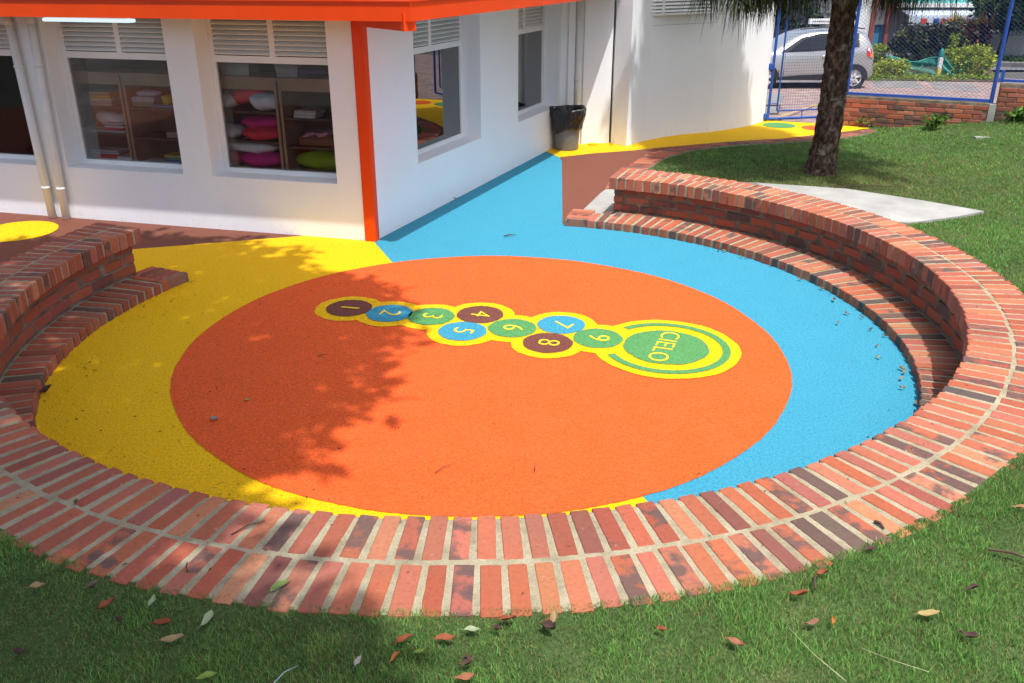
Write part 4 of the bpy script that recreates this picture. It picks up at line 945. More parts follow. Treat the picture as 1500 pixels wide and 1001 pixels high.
def sidey(x, z):
    xs = [s[0] for s in ST]; 
    zs_ = np.interp(x, xs, [s[1] for s in ST]); zb_ = np.interp(x, xs, [s[2] for s in ST]); zt = np.interp(x, xs, [s[3] for s in ST]); ws = np.interp(x, xs, [s[4] for s in ST]); wb2 = np.interp(x, xs, [s[5] for s in ST]); wt = np.interp(x, xs, [s[6] for s in ST])
    return -float(np.interp(z, [zs_, zs_+.05, (zs_+zb_)/2, zb_-.06, zb_, zb_+(zt-zb_)*.55, zt-.05], [ws*.9, ws, ws+.02, wb2+.004, wb2-.01, wb2*.55+wt*.45, wt]))
def panel(name, outline, mat, off=.012, par=car, thick=.01):
    m = MB(); o = [cq(x, sidey(x, z)-off, z) for x, z in outline]; i = [cq(x, sidey(x, z)-off+thick, z) for x, z in outline]; n = len(o)
    m.add(o+i, [tuple(range(n)), tuple(range(n, 2*n))[::-1]]+[(a, n+a, n+(a+1) % n, (a+1) % n) for a in range(n)]); return m.build(name, mat, par)
panel('window_surround', [(-2.0, .95), (-1.45, 1.33), (-1.0, 1.43), (-.35, 1.45), (.05, 1.44), (.05, 1.10), (-.5, 1.04), (-1.2, .985)], 'blacktrim', .016)
panel('front_window', [(-1.80, .985), (-1.38, 1.30), (-1.0, 1.395), (-.72, 1.41), (-.72, 1.06), (-1.2, 1.02)], 'carglass', .026)
panel('rear_window', [(-.58, 1.41), (-.30, 1.415), (.0, 1.405), (.0, 1.13), (-.58, 1.07)], 'carglass', .026)
panel('door_seam', [(-.66, .36), (-.648, .36), (-.640, 1.02), (-.652, 1.02)], 'blacktrim', .014); panel('door_seam', [(-1.9, .36), (-1.888, .36), (-1.88, .92), (-1.892, .92)], 'blacktrim', .014)
panel('side_stripe', [(-2.1, .30), (-1.5, .36), (-.55, .40), (-.42, .36), (-.62, .27), (-2.1, .25)], 'blacktrim', .02)
panel('stripe_accent', [(-.46, .25), (-.28, .40), (.0-.26, .40), (-.26, .25)], 'magenta', .024)
panel('stripe_line', [(-.62, .25), (-.44, .40), (-.40, .40), (-.58, .25)], 'white', .026)
m = MB(); m.cbox(cq(-1.0, -.80, .20), (2.0, 0, 0), (0, .05, 0), (0, 0, .05)); m.build('sill_moulding', 'grate', car)
m = MB(); m.chbox(cq(-.83, sidey(-.83, .86)-.02, .86), (.17, 0, 0), (0, .03, 0), (0, 0, .035), .008); m.build('door_handle', 'alloy', car)
m = MB(); m.tube([cq(-1.5, -.55, 1.535), cq(-.9, -.56, 1.585), cq(-.2, -.56, 1.585), cq(.2, -.55, 1.55)], .018, 6); m.build('roof_rail', 'blacktrim', car)
m = MB(); m.chbox(cq(-.9, -.54, 1.60), (.12, 0, 0), (0, .06, 0), (0, 0, .06), .01); m.build('rack_foot', 'blacktrim', car)
tl = panel('tail_light', [(.28, .86), (.42, .84), (.39, 1.02), (.28, 1.12), (.25, 1.02)], 'red', .014); panel('indicator', [(.34, .84), (.45, .82), (.42, .91), (.34, .93)], 'amber', .024, tl); panel('reversing_lamp', [(.275, 1.0), (.33, .99), (.32, 1.06), (.28, 1.09)], 'white', .024, tl)
m = MB(); m.add([cq(.36, -.5, 1.30), cq(.515, -.55, .93), cq(.515, .55, .93), cq(.36, .5, 1.30)], [(0, 1, 2, 3)]); m.build('tailgate_glass', 'carglass', car)
m = MB(); m.chbox(cq(.50, 0, .45), (.08, 0, 0), (0, 1.3, 0), (0, 0, .25), .02); m.build('bumper', 'silver', car)
for wx in (0, -2.37):
    for sy in (-1, 1):
        cx, cy, cz = cq(wx, sy*.70, .29)
        def ringy(r, y): return [(cx+r*cos(2*pi*k/28), cy+sy*y, cz+r*sin(2*pi*k/28)) for k in range(28)]
        m = MB(); ar = [(.20, .07), (.27, .12), (.295, .10), (.298, .02), (.298, -.06), (.2, -.08)]; vs = [p for r, y in ar for p in ringy(r, y)]
        m.add(vs, [(i*28+k, i*28+(k+1) % 28, (i+1)*28+(k+1) % 28, (i+1)*28+k) for i in range(len(ar)-1) for k in range(28)]); wh = m.build('wheel', 'tyre', car, True)
        m = MB(); vs = ringy(.205, .095)+ringy(.175, .105)+ringy(.17, .06)
        m.add(vs, [(i*28+k, i*28+(k+1) % 28, (i+1)*28+(k+1) % 28, (i+1)*28+k) for i in range(2) for k in range(28)])
        for k in range(6):
            a = 2*pi*k/6+.3; d = np.array([cos(a), 0, sin(a)]); t_ = np.array([-sin(a), 0, cos(a)]); c0 = np.array([cx, cy+sy*.095, cz])
            m.cbox(c0+d*.10, d*.17, t_*.045, np.array([0, .02, 0]))
        m.build('rim', 'alloy', wh)
        if sy < 0:
            m = MB(); T = np.linspace(-.15, pi+.15, 24)
            yy = cq(0, -CW-.026, 0)[1]; m.add([(cx+r*cos(t), yy, cz+r*sin(t)) for t in T for r in (.20, .335)]+[(cx+r*cos(t), yy+.02, cz+r*sin(t)) for t in T for r in (.20, .335)], [(2*i, 2*i+1, 2*i+3, 2*i+2) for i in range(23)]+[(2*i+1, 2*i+49, 2*i+51, 2*i+3) for i in range(23)]); m.build('wheel_arch', 'blacktrim', car)

# ------------------------------------------------------------------ planting bed, hedges, bollard, shops
def wz(x, y, z=STZ): return at(x, y, z)
bedp = [wz(1258, 118), wz(1470, 121), wz(1452, 104), wz(1440, 92), wz(1400, 84), wz(1268, 90)]
mb = MB(); mb.prism([b[:2] for b in bedp], STZ-.02, STZ+.02); struct(mb.build('planting_bed', 'soil'))
def shrub(px, py, w, dpt, h, n, size, cols, name, label, cat='shrub', box=False, per=26, zb=STZ, group=None):
    b = wz(px, py); e = empty(name, label, cat, b, group); cs = []
    while len(cs) < n:
        u = RNG.random(3)*2-1
        if (box or u[0]**2+u[1]**2+(u[2]*.9)**2 < 1) and (np.linalg.norm(u) > .55): cs.append(b+np.array([u[0]*w/2, u[1]*dpt/2, h*.5+u[2]*h*.46]))
    foliage('foliage', cs, per, (.13, .13, .12), size, cols, 'leaf', e)
    mb = MB()
    for k in range(5): mb.tube([b+np.array([RNG.uniform(-w, w)*.25, 0, 0]), np.array(cs[k*3])], [.02, .006], 5)
    mb.build('stems', 'twig', e)
YG = [(.30, .38, .03), (.42, .44, .04), (.14, .26, .03), (.22, .32, .03)]
shrub(1352, 96, 2.0, 1.1, 1.25, 150, .11, [(.016, .022, .012), (.028, .035, .018), (.04, .06, .02), (.05, .03, .025), (.16, .22, .04)], 'hedge', 'dark dense hedge clipped square in the street planting bed', 'hedge', True, 34)
shrub(1408, 94, 1.0, .9, 1.2, 80, .16, [(.13, .03, .025), (.08, .02, .02), (.20, .05, .03), (.05, .05, .02)], 'cordyline_shrub', 'dark red leaved shrub at the right end of the dark hedge', 'shrub', True, 30)
b = wz(1408, 94); tf = [b+np.array([RNG.uniform(-.5, .7), RNG.uniform(-.4, .4), 1.22]) for _ in range(26)]
V1, F1, C1 = needles(tf, 10, .30, .012, [(.42, .26, .05), (.30, .12, .03), (.20, .26, .04)]); V1[:, 2] = 2*(b[2]+1.22)-V1[:, 2]*1.0
o = npmesh('grass_tuft', V1, F1, C1, 'leaf'); tag(o, 'spiky yellow orange blades topping the dark red shrub', 'plant')
shrub(1284, 92, .62, .5, .55, 40, .08, YG, 'golden_shrub', 'yellow green shrub beside the rear of the silver car')
shrub(1300, 114, 1.3, .5, .45, 70, .07, YG+[(.5, .42, .02)], 'golden_shrub', 'low yellow green shrub with dots of yellow under the green net')
shrub(1424, 113, .95, .7, .85, 80, .075, YG+[(.45, .45, .03)], 'golden_shrub', 'rounded yellow green shrub right of the striped bollard')
shrub(1393, 112, .5, .4, .75, 40, .075, YG, 'golden_shrub', 'upright yellow green shrub just behind the bollard')
shrub(1389, 100, .22, .2, 1.05, 18, .07, YG, 'golden_shrub', 'tall thin yellow green sprig in front of the dark hedge')
V_, F_, C_ = leafcards([wz(px, 118.5)+np.array([RNG.uniform(-.1, .1), RNG.uniform(-.15, .9), .06]) for px in np.linspace(1258, 1466, 110)], 26, (.16, .16, .07), .07, YG+[(.06, .12, .02)], aspect=.4)
o = npmesh('bed_grass', V_, [F_], C_, 'leaf'); tag(o, 'weedy green ground cover along the planting bed edge', 'grass', kind='stuff')
bb = wz(1373, 114); e = empty('bollard', 'thin white street bollard with yellow foot and teal head', 'bollard', bb)
mb = MB(); mb.chbox(bb+UP*.12, (.11, 0, 0), (0, .11, 0), (0, 0, .24), .012, (.6, .48, .10, 1)); mb.build('foot', 'col', e)
mb = MB(); mb.chbox(bb+UP*.39, (.11, 0, 0), (0, .11, 0), (0, 0, .30), .012, (.66, .68, .66, 1)); mb.build('shaft', 'col', e)
mb = MB(); mb.chbox(bb+UP*.61, (.115, 0, 0), (0, .115, 0), (0, 0, .14), .012, (.03, .22, .20, 1)); mb.lathe(bb+UP*.68, [(.06, 0), (.05, .05), (.02, .09), (.001, .1)], 10, (.03, .22, .20, 1)); mb.build('head', 'col', e)
# sagging net, as a wire mesh
def net(pA, pB, h, sag, label):
    m = MB(); n, k = 46, 14; pA, pB = np.array(pA), np.array(pB); g = []
    for i in range(n+1):
        f = i/n; q = pA*(1-f)+pB*f; top = h-sag*sin(pi*f)+.03*sin(9*f); row = []
        for j in range(k+1): row.append(q+UP*(.06+(top-.06)*j/k)+np.array([0, .05*sin(11*f+j*.8)-.12*(1-j/k), 0]))
        g.append(row)
    for i in range(n):
        for j in range(k):
            m.tube([g[i][j], g[i+1][j+1]], .0036, 3, None, False); m.tube([g[i+1][j], g[i][j+1]], .0036, 3, None, False)
    for i in range(n): m.tube([g[i][k], g[i+1][k]], .012, 4, None, False)
    o = m.build('garden_net', 'net', None, False, pA); tag(o, label, 'net', 'green garden nets at the planting bed')
net(wz(1292, 110), wz(1371, 113.5), .52, .10, 'green net strung left of the bollard over the golden shrub')
net(wz(1376, 113.5), wz(1416, 112), .55, .22, 'green net sagging to the right of the bollard')
m = MB(); P0, P1 = wz(1262, 101), wz(1287, 113); m.tube([P0+UP*.3, (P0+P1)/2+UP*.06, P1+UP*.02], .018, 6); o = m.build('hose', 'white', None, True, P1); tag(o, 'pale hose lying at the bed edge behind the car', 'hose')
# far kerb, wall, tree, shops
m = MB(); ka, kb = wz(1435, 97), wz(1540, 101); m.box(ka, kb-ka, (0, .35, 0), UP*.13); struct(m.build('kerb', 'kerb'))
m = MB(); sheet(m, [ka[:2]+[0, .35], kb[:2]+[0, .35], kb[:2]+[0, 2.4], ka[:2]+[0, 2.4]], STZ+.13); struct(m.build('verge', 'lawn'))
V_, F_, C_ = leafcards([ka+(kb-ka)*f+np.array([0, .4+RNG.random()*1.2, .15]) for f in RNG.random(120)], 14, (.2, .2, .04), .12, [(.06, .12, .02), (.09, .16, .03)], aspect=.25)
o = npmesh('verge_grass', V_, [F_], C_, 'leaf'); tag(o, 'strip of grass on the far kerb across the street', 'grass', kind='stuff')
wA, wB = wz(1418, 88), wz(1560, 92)
cwall = empty('concrete_wall', 'low grey concrete wall with railing across the street', 'wall', wA)
m = MB(); m.box(wA, wB-wA, (0, .2, 0), UP*.75); m.build('wall', 'concrete', cwall)
for k in range(26):
    q = wA+(wB-wA)*(k+.5)/26
    if k < 7: continue
    m = MB(); m.tube([q+UP*.75+np.array([0, .1, 0]), q+UP*1.35+np.array([0, .1, 0])], .02, 5); m.build('baluster', 'grate', cwall)
m = MB(); r0 = wz(1428, 80); m.box(r0+UP*.75, np.array([1.05, 0, 0]), (0, .25, .25), UP*.04); [m.box(r0+UP*.8+np.array([.05+.2*k, -.01, 0]), (.08, 0, 0), (0, .24, .24), UP*.03) for k in range(5)]; o = m.build('street_bench', 'concrete', None, False, r0); tag(o, 'pale slatted concrete seat beyond the dark red shrub', 'bench')
tb_ = wz(1461, 93); tr = empty('round_tree', 'round dark green clipped tree across the street', 'tree', tb_)
m = MB(); m.tube([tb_, tb_+np.array([.05, 0, .6]), tb_+np.array([.1, 0, 1.4])], [.13, .1, .09], 9)
for k in range(6): m.tube([tb_+UP*.9, tb_+np.array([cos(k)*.9, sin(k)*.7, 1.7])], [.06, .03], 6)
m.build('trunk', 'bark', tr, True)
cs = []
while len(cs) < 320:
    u = RNG.random(3)*2-1
    if np.linalg.norm(u) < 1 and np.linalg.norm(u) > .6: cs.append(tb_+np.array([.15, 0, 2.15])+u*np.array([1.3, 1.2, 1.15]))
foliage('crown', cs, 30, (.2, .2, .18), .15, [(.025, .055, .015), (.04, .085, .02), (.07, .14, .03), (.12, .2, .04)], 'leaf', tr)
# shop building
sy = 33.0
def XZ(px, py): r = ray(px, py); t = sy/r[1]; r2 = ray(px, 40); return (r2*(sy/r2[1]))[0], (O3+r*t)[2]
shop = empty('shop_building', 'grey shop building with pale blue awning and teal upper front', 'building', (16, sy, STZ))
def sbox(px0, py0, px1, py1, dy0, dy1, name, mat, z0=None):
    x0, zt = XZ(px0, py0); x1, zb_ = XZ(px1, py1); zb_ = z0 if z0 is not None else zb_
    m = MB(); m.box((x0, sy+dy0, zb_), (x1-x0, 0, 0), (0, dy1-dy0, 0), (0, 0, zt-zb_)); return m.build(name, mat, shop)
sbox(1300, -45, 1620, 90, 0, 4, 'wall', 'shopgrey', STZ-.05)
sbox(1300, -44, 1620, 4, -.35, -.003, 'upper_front', 'shopteal'); sbox(1300, 4, 1620, 10, -.5, -.004, 'ledge', 'offwhite')
sbox(1350, 22, 1385, 46, -.06, -.003, 'doorway', 'dark', STZ); sbox(1395, 26, 1422, 48, -.05, -.003, 'window', 'dark')
m = MB(); x0, z0 = XZ(1310, 11); x1, z1 = XZ(1600, 20); m.add([(x0, sy, z0), (x1, sy, z0), (x1, sy-1.1, z1), (x0, sy-1.1, z1), (x0, sy, z0-.05), (x1, sy, z0-.05), (x1, sy-1.1, z1-.05), (x0, sy-1.1, z1-.05)], [(0, 1, 2, 3), (7, 6, 5, 4), (3, 2, 6, 7), (0, 3, 7, 4), (1, 5, 6, 2)]); aw = m.build('awning', 'awning', shop)
m = MB(); m.box((x0, sy-1.13, z1-.32), (x1-x0, 0, 0), (0, .03, 0), (0, 0, .27)); vl = m.build('valance', 'awning', aw)
m = MB(); xx = x0+.15
while xx < x1-.3:
    w = random.uniform(.10, .2)
    if random.random() > .2: m.box((xx, sy-1.15, z1-.27), (w, 0, 0), (0, .015, 0), (0, 0, .17), random.choice([(.55, .06, .05, 1), (.05, .10, .40, 1), (.12, .16, .42, 1)]))
    xx += w+.06
m.build('lettering', 'col', vl)
sbox(1405, 34, 1412, 44, -.30, -.1, 'display', 'offwhite'); sbox(1377, 28, 1381, 33, -.3, -.1, 'display', 'magenta'); sbox(1330, 38, 1336, 43, -.3, -.1, 'display', 'magenta')
sb2 = empty('corner_house', 'white and brick red house front with blue double door', 'building', (12.2, sy, STZ))
shop_keep = shop; shop = sb2
sbox(1246, -45, 1270, 78, -.2, .2, 'wall', 'offwhite', STZ-.05); sbox(1100, -45, 1245, 78, .3, 4, 'side_wing', 'shopgrey', STZ-.05); sbox(1270.5, -45, 1277, 72, -.25, -.01, 'pillar', 'brickred', STZ-.05); sbox(1277.5, -45, 1299, 36, -.1, 3, 'upper_wall', 'shopgrey'); sbox(1277.5, 36, 1298, 72, 0, .1, 'door', 'doorblue', STZ); sbox(1289.5, 38, 1290.3, 72, -.02, -.001, 'door_gap', 'dark', STZ); sbox(1294, -45, 1299.5, 66, -.2, -.101, 'pillar', 'brickred', STZ-.05)
shop = shop_keep
for px, py, top, lb in ((1352.5, 44, 1, 'shorter pale pole in front of the shop doorway'), (1364, 46, -70, 'taller pale pole in front of the shop doorway')):
    b = np.array([*at2(px, 70, STZ), STZ]); m = MB(); hh = 3.6 if top > 0 else 4.8; m.tube([b, b+np.array([.25, 0, hh])], .05, 8); m.tube([b+np.array([.25, 0, hh]), b+np.array([.25, 0, hh+.06])], [.06, .01], 8); o = m.build('street_pole', 'grate', None, True, b); tag(o, lb, 'pole', 'poles by the shop')
b = vplane(1361, -2, (0, 30.0), np.array([1, 0.])); m = MB(); m.box(b, (.9, 0, 0), (0, .05, 0), UP*.5, (.5, .05, .2, 1)); m.box(b+np.array([.9, 0, 0]), (.25, 0, 0), (0, .05, 0), UP*.5, (.25, .25, .5, 1)); o = m.build('hanging_sign', 'col', None, False, b); tag(o, 'pink and violet sign hanging high by the shop', 'sign')
# things half hidden behind the car: van roof board, far trees, walkers
vb = np.array([*at2(1203, 84, STZ), STZ]); vs_ = empty('street_sign', 'low white sign board on two posts seen just above the silver car roof', 'sign', vb)
x0_ = vplane(1185, 27.5, vb[:2], np.array([1, 0.])); x1_ = vplane(1224, 35.5, vb[:2], np.array([1, 0.]))
m = MB(); m.chbox((x0_+x1_)/2, (x1_[0]-x0_[0], 0, 0), (0, .05, 0), (0, 0, x0_[2]-x1_[2]), .008); m.build('board', 'white', vs_)
for x in (x0_[0]+.1, x1_[0]-.1): m = MB(); m.tube([(x, vb[1]+.06, STZ), (x, vb[1]+.06, x0_[2])], .025, 8); m.build('post', 'grate', vs_)
m = MB(); zc_ = (x0_[2]+x1_[2])/2
for k in range(9): m.box((x0_[0]+.14+k*.062, vb[1]-.030, zc_-.025), (.038, 0, 0), (0, .004, 0), (0, 0, .05), (.2, .2, .22, 1))
m.build('lettering', 'col', vs_)
for k, (px, py, h, w, lb) in enumerate(((1140, 72, 3.0, 3.2, 'dark leafy tree behind the silver car bonnet'), (1178, 68, 3.6, 3.4, 'dark leafy tree behind the middle of the silver car'), (1222, 68, 4.2, 3.0, 'dark leafy tree far behind the pine trunk'))):
    b = at(px, py, STZ); e = empty('street_tree', lb, 'tree', b); m = MB(); m.tube([b, b+UP*h*.6], [.16, .08], 8); m.build('trunk', 'bark', e)
    cs = [b+np.array([0, 0, h*.52])+RNG.normal(size=3)*np.array([w*.25, w*.25, h*.20]) for _ in range(170)]
    foliage('crown', cs, 26, (.3, .3, .25), .2, [(.03, .06, .015), (.05, .09, .02), (.02, .04, .012)], 'leaf', e)

# ------------------------------------------------------------------ leaves, twigs and litter
BR = [(.20, .085, .04), (.26, .12, .06), (.14, .07, .045), (.30, .17, .09)]
def leaf_at(px, py, zf, L, col, ang_, curl, name='fallen_leaf', asp=.42):
    p = at(px, py, .0)
    for _ in range(8): p = at(px, py, zf(p))
    n, m = 14, 4; vs = []; ca, sa = cos(ang_), sin(ang_); tilt = random.uniform(-.15, .3)
    L *= .70; bend = random.uniform(-.25, .25); roll_ = random.uniform(-.5, .5)*curl; ph_ = random.random()*6; sk = random.uniform(.75, 1.3)
    for i in range(n+1):
        u = i/n; w = L*asp*.5*(sin(pi*min(1, (u**sk)*.96+.02))**.8)*(1+.06*sin(11*u+ph_))
        for j in range(m+1):
            v = -1+2*j/m; x = (u-.5)*L; y = v*w+bend*L*(u-.5)**2*2
            z = .006+abs(v)*w*curl*1.5+curl*L*.9*(u-.4)**2+tilt*L*.3*u+roll_*v*w*sin(4*u+ph_)+.0022*sin(9*u+3*v+ph_)
            vs.append(p+np.array([x*ca-y*sa, x*sa+y*ca, z]))
    mb = MB(); mb.add(vs, [(i*(m+1)+j, i*(m+1)+j+1, (i+1)*(m+1)+j+1, (i+1)*(m+1)+j) for i in range(n) for j in range(m)], (*col, 1))
    q = vs[2]; dr = np.array([-ca, -sa, .1]); mb.tube([q, q+dr*L*.25], [.0016, .001], 4, (col[0]*.7, col[1]*.7, col[2]*.7, 1))
    return mb.build(name, 'dryleaf', None, True, p)
lz = lambda p: float(lawnz(np.array(p[0]), np.array(p[1])))+.012
cz = lambda p: capz(p[1]); f0 = lambda p: .010
TAN, PALE, GRN, RDB, DKB = (.36, .26, .13), (.34, .40, .24), (.22, .32, .06), (.30, .09, .04), (.10, .055, .045)
spec = [  # source px, surface, length, colour, angle, curl, label
 (305, 910, lz, .10, PALE, 1.35, .3, 'pale grey green leaf upright on the shaded lawn below the lit bricks'), (252, 941, lz, .11, TAN, .2, .5, 'broad tan leaf on the shaded lawn, largest dry leaf there'),
 (224, 885, lz, .07, PALE, 1.5, .7, 'narrow pale leaf close to the shaded brick edge'), (238, 918, lz, .09, RDB, 0, .9, 'reddish brown leaf left of the pale grey green one'),
 (157, 890, lz, .08, RDB, .9, .9, 'folded red brown leaf near the lower left brick edge'), (56, 863, lz, .08, TAN, .2, .8, 'tan leaf curled on the far left lawn'), (136, 862, lz, .07, (.16, .11, .10), .8, 1.0, 'grey brown twig-like leaf in the left lawn'),
 (176, 914, lz, .07, DKB, -.8, 1.0, 'small dark brown curl of leaf on the left lawn'), (27, 960, lz, .08, DKB, -.5, .9, 'dark brown leaf at the bottom left of the lawn'), (303, 994, lz, .09, GRN, .3, .4, 'green leaf at the bottom edge of the shaded lawn'),
 (410, 861, cz, .115, (.27, .36, .10), .75, .3, 'yellow green leaf lying on the outer brick row'), (112, 739, cz, .06, (.10, .13, .03), -1.2, .7, 'small olive leaf on the mortar of the shaded brick top'),
 (592, 940, lz, .085, RDB, .55, .7, 'rusty leaf lying where sun meets shade on the lawn'), (652, 939, lz, .10, RDB, 0, .5, 'flat reddish leaf just right of the rusty one on sunny lawn'), (692, 925, lz, .08, PALE, -.1, .4, 'pale green leaf close under the sunny bricks'),
 (743, 911, lz, .08, RDB, 0, .9, 'brown folded leaf touching the front brick edge'), (728, 925, lz, .06, DKB, -.6, 1.0, 'dark curled leaf below the front brick edge'), (804, 924, lz, .09, DKB, -.7, 1.0, 'dark folded leaf of the three leaf clump'), (812, 910, lz, .085, TAN, 1.3, 1.0, 'upright tan leaf of the three leaf clump'), (803, 914, lz, .06, RDB, 1.0, .9, 'rusty small leaf of the three leaf clump'),
 (970, 927, lz, .06, RDB, -.4, .9, 'round red brown leaf alone on the sunny lawn'), (524, 972, lz, .06, (.44, .40, .33), 1.2, .5, 'whitish round leaf on the shaded lawn'), (578, 967, lz, .06, (.42, .16, .04), .9, .9, 'small orange brown leaf in the shade edge'), (615, 958, lz, .06, GRN, .3, .5, 'bright green leaf on the lawn shade edge'),
 (683, 977, lz, .07, DKB, .3, 1.0, 'dark brown leaf near the bottom middle'), (683, 967, lz, .05, DKB, 0, .9, 'short dark leaf scrap near the bottom middle'), (681, 998, lz, .09, (.34, .14, .07), .1, .7, 'brown leaf cut by the bottom edge'),
 (1203, 843, lz, .07, RDB, .2, 1.0, 'red brown leaf standing near the right brick edge'), (1170, 875, lz, .09, RDB, -.1, .9, 'brown leaf with dark stalk below the right bricks'), (1077, 945, lz, .09, (.36, .15, .08), -.75, .5, 'light brown leaf slanting on the right lawn'), (1190, 917, lz, .07, (.28, .14, .09), .2, .8, 'brown leaf at the end of a dry grass stem'), (1220, 914, lz, .05, (.45, .18, .04), 1.3, 1.0, 'tiny orange leaf standing in the right lawn'),
 (1360, 904, lz, .105, (.42, .32, .13), .05, .5, 'large golden tan leaf on the right lawn'), (1418, 936, lz, .08, DKB, -.7, .8, 'dark red brown leaf right of the golden one'), (1423, 865, lz, .07, DKB, .1, .9, 'small dark leaf far right of the lawn'), (1273, 809, cz, .07, DKB, .1, .8, 'dark sliver of leaf on the right outer bricks'), (1493, 747, lz, .08, (.34, .19, .09), -.3, .6, 'brown leaf at the right edge of the lawn'),
 (314, 616, f0, .10, (.30, .33, .28), -.45, .6, 'grey leaf on the shaded orange circle'), (361, 588, f0, .07, (.38, .34, .08), .5, .6, 'yellowish leaf on the shaded orange circle'), (68, 576, f0, .13, DKB, .9, 1.0, 'long dark leaf against the left brick step'),
]
for s in spec: tag(leaf_at(*s[:7]), s[7], 'leaf', 'fallen leaves around the bench')
R8 = [(515, 303), (530, 306), (585, 325), (605, 327), (683, 352), (775, 398), (845, 428), (885, 465), (925, 508), (897, 540), (975, 520), (1005, 560), (1050, 580), (1025, 612), (1028, 650), (1105, 688), (1112, 700), (1103, 720), (1105, 750), (1150, 800)]
for i, (x, y) in enumerate(R8):
    tag(leaf_at(820+x/2.206, 230+y/2.206, f0, random.uniform(.05, .08), random.choice(BR+[TAN, TAN]), random.uniform(0, 3), random.uniform(.5, 1)), 'small curled dry leaf on the blue floor near the right brick step', 'leaf', 'dry leaves along the right step')
def twig(px, py, zf, L, a, label, mat='twig', r=.003):
    p = at(px, py); 
    for _ in range(6): p = at(px, py, zf(p))
    d = np.array([cos(a), sin(a), 0]); m = MB(); m.tube([p-d*L/2+UP*.006, p+UP*.012+np.array([-d[1], d[0], 0])*L*.06, p+d*L/2+UP*.006], [r, r*.9, r*.5], 5); o = m.build('twig', mat, None, False, p); tag(o, label, 'twig', 'twigs on the ground')
twig(747, 346, f0, .13, .35, 'dark twig on the blue floor behind the orange circle', r=.007); twig(650, 688, f0, .12, .75, 'crooked thin twig on the orange circle'); twig(784, 687, f0, .06, 1.5, 'short upright twig mark on the orange circle'); twig(473, 452+70, f0, .07, .5, 'dark twig in the shade left of the hopscotch')
twig(364, 775, cz, .14, .7, 'forked thin twig on the lit inner bricks'); twig(275, 832, cz, .06, 1.9, 'small bent twig on the shaded outer bricks'); twig(1350, 765, cz, .05, .0, 'dark twig on the right outer bricks', r=.006); twig(1288, 771, cz, .05, -1.2, 'short thick twig on the right bricks', r=.008)
twig(1195, 853, lz, .10, 1.2, 'dark forked twig at the right brick edge', r=.005); twig(1482, 816, lz, .16, -.5, 'long dark twig on the right lawn', r=.006); twig(1196, 960, lz, .26, 2.0, 'long pale dry grass stem on the right lawn', 'drystem', .0014); twig(1310, 969, lz, .2, 2.6, 'thin pale stem near the bottom right', 'drystem', .0010); twig(419, 990, lz, .09, .9, 'strand of pale blue string on the shaded lawn', 'awning', .0014); twig(1275, 275, lambda p: .02, .9, -.02, 'long thin branch lying beside the concrete slab', r=.008); twig(665, 292, f0, .09, .1, 'brown stick in the blue shade strip by the wall', r=.006)
# specks of debris: nobody could count them
m = MB()
def speck(p, s, c):
    a = random.random()*3; d = np.array([cos(a), sin(a), 0]); n_ = np.array([-sin(a), cos(a), 0]); l = s*random.uniform(.6, 2.2); m.add([p-d*l+UP*.003, p+n_*s*.5+UP*.007, p+d*l+UP*.003, p-n_*s*.5+UP*.005], [(0, 3, 2, 1)], (*c, 1))
for _ in range(520):
    t = random.uniform(SL, radians(-110)); r = rs(t)-.03-abs(random.gauss(0, .42))**1.3; q = pt(r, t); speck(np.array([q[0], q[1], .004]), .0022+.008*random.random()**4, (.06, .05, .03))
for _ in range(150):
    t = random.uniform(radians(-60), SR); r = rs(t)-.02-abs(random.gauss(0, .4))**1.4; q = pt(r, t); speck(np.array([q[0], q[1], .006]), .002+.006*random.random()**4, (.05, .06, .05))
for _ in range(160):
    a = random.random()*2*pi; r = OR_*sqrt(random.random()); speck(np.array([OC[0]+r*cos(a), OC[1]+r*sin(a), .012]), random.uniform(.002, .007), (.10, .05, .03))
for _ in range(220):
    t = random.uniform(TL_, TR_); r = random.uniform(float(rin(t)), float(rout(t))); q = pt(r, t); speck(np.array([q[0], q[1], capz(q[1])]), random.uniform(.002, .006), (.07, .06, .05))
tag(m.build('debris', 'dryleaf'), 'tiny dark specks of leaf litter on the floor and bricks', 'litter', kind='stuff')
p = at(1424, 163, .33); m = MB(); vs = [p+np.array([random.uniform(-.08, .08), random.uniform(-.05, .05), random.uniform(0, .06)]) for _ in range(12)]; m.add(vs, [(i, (i+4) % 12, (i+7) % 12) for i in range(12)], (.8, .8, .82, 1)); o = m.build('litter', 'col', None, False, p); tag(o, 'crumpled white scrap of plastic on the grass by the brick wall', 'litter')
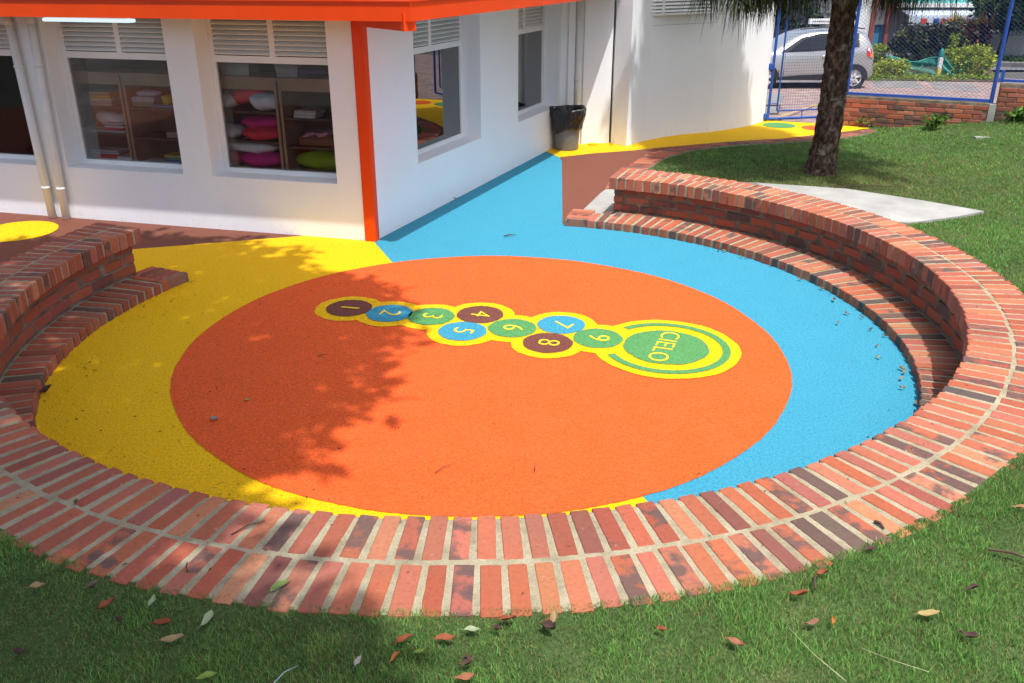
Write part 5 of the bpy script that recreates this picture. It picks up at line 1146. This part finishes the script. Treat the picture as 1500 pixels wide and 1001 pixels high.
# weeds along the low wall
for i, (px, py, s_, lb) in enumerate(((1372, 172, .16, 'leafy green weed left of the fence post on the bank'), (1392, 168, .12, 'small leafy weed between the left weed and the white scrap'), (1468, 172, .14, 'leafy weed under the raised brick wall'), (1490, 176, .13, 'weed at the right edge under the raised brick wall'), (1268, 184, .12, 'thin weed at the left end of the low brick wall'), (1497, 203, .14, 'dark low shrub at the right edge of the lawn'))):
    p = at(px, py, .28 if i < 4 else 0.02); p[2] = float(lawnz(np.array(p[0]), np.array(p[1])))
    V_, F_, C_ = leafcards([p+np.array([random.uniform(-1, 1)*s_, random.uniform(-.6, .6)*s_, random.uniform(.3, 1)*s_]) for _ in range(9)], 10, (.05, .05, .05), .09, [(.08, .18, .03), (.12, .24, .04)]); o = npmesh('weed', V_, [F_], C_, 'leaf'); tag(o, lb, 'weed', 'weeds along the brick wall')
# drain strip in the far lawn
m = MB(); a, b = at2(1432, 193, .22), at2(1505, 192, .24); zk = float(lawnz(a[0], a[1])); m.prism([a, b, b+[0, .1], a+[0, .1]], .0, zk+.02); o = m.build('kerb', 'concrete'); struct(o)

# ------------------------------------------------------------------ light, sky, camera
hl = float(np.hypot(*SUN)); elev = atan2(1, hl); az = atan2(-SUN[1], -SUN[0])   # towards the sun
sd = bpy.data.lights.new('sun', 'SUN'); sd.energy = 3.1; sd.angle = radians(.55); sd.color = (1, .98, .945)
so = bpy.data.objects.new('sun', sd); COL.objects.link(so)
from mathutils import Vector
so.rotation_euler = Vector((SUN[0], SUN[1], -1)).to_track_quat('-Z', 'Y').to_euler(); so.location = (0, 0, 20)
w = bpy.data.worlds.new('World'); SC.world = w; w.use_nodes = True; N, L = w.node_tree.nodes, w.node_tree.links; N.clear()
sk = N.new('ShaderNodeTexSky'); sk.sky_type = 'NISHITA'; sk.sun_disc = False; sk.sun_elevation = elev; sk.sun_rotation = pi/2-az; sk.air_density = 1.0; sk.dust_density = 4.0
bg = N.new('ShaderNodeBackground'); bg.inputs[1].default_value = .15; wo = N.new('ShaderNodeOutputWorld'); L.new(sk.outputs[0], bg.inputs[0]); L.new(bg.outputs[0], wo.inputs[0])
cd = bpy.data.cameras.new('camera'); cd.sensor_width = 36; cd.lens = 36*FPX/1500; cd.clip_end = 2000; cd.clip_start = .05
co = bpy.data.objects.new('camera', cd); COL.objects.link(co); co.location = (0, 0, H); co.rotation_euler = (pi/2-PITCH, 0, 0); SC.camera = co
SC.view_settings.view_transform = 'Standard'; SC.view_settings.look = 'None'; SC.view_settings.exposure = 0.68; SC.view_settings.gamma = 1
SC.cycles.max_bounces = 8; SC.cycles.transparent_max_bounces = 24
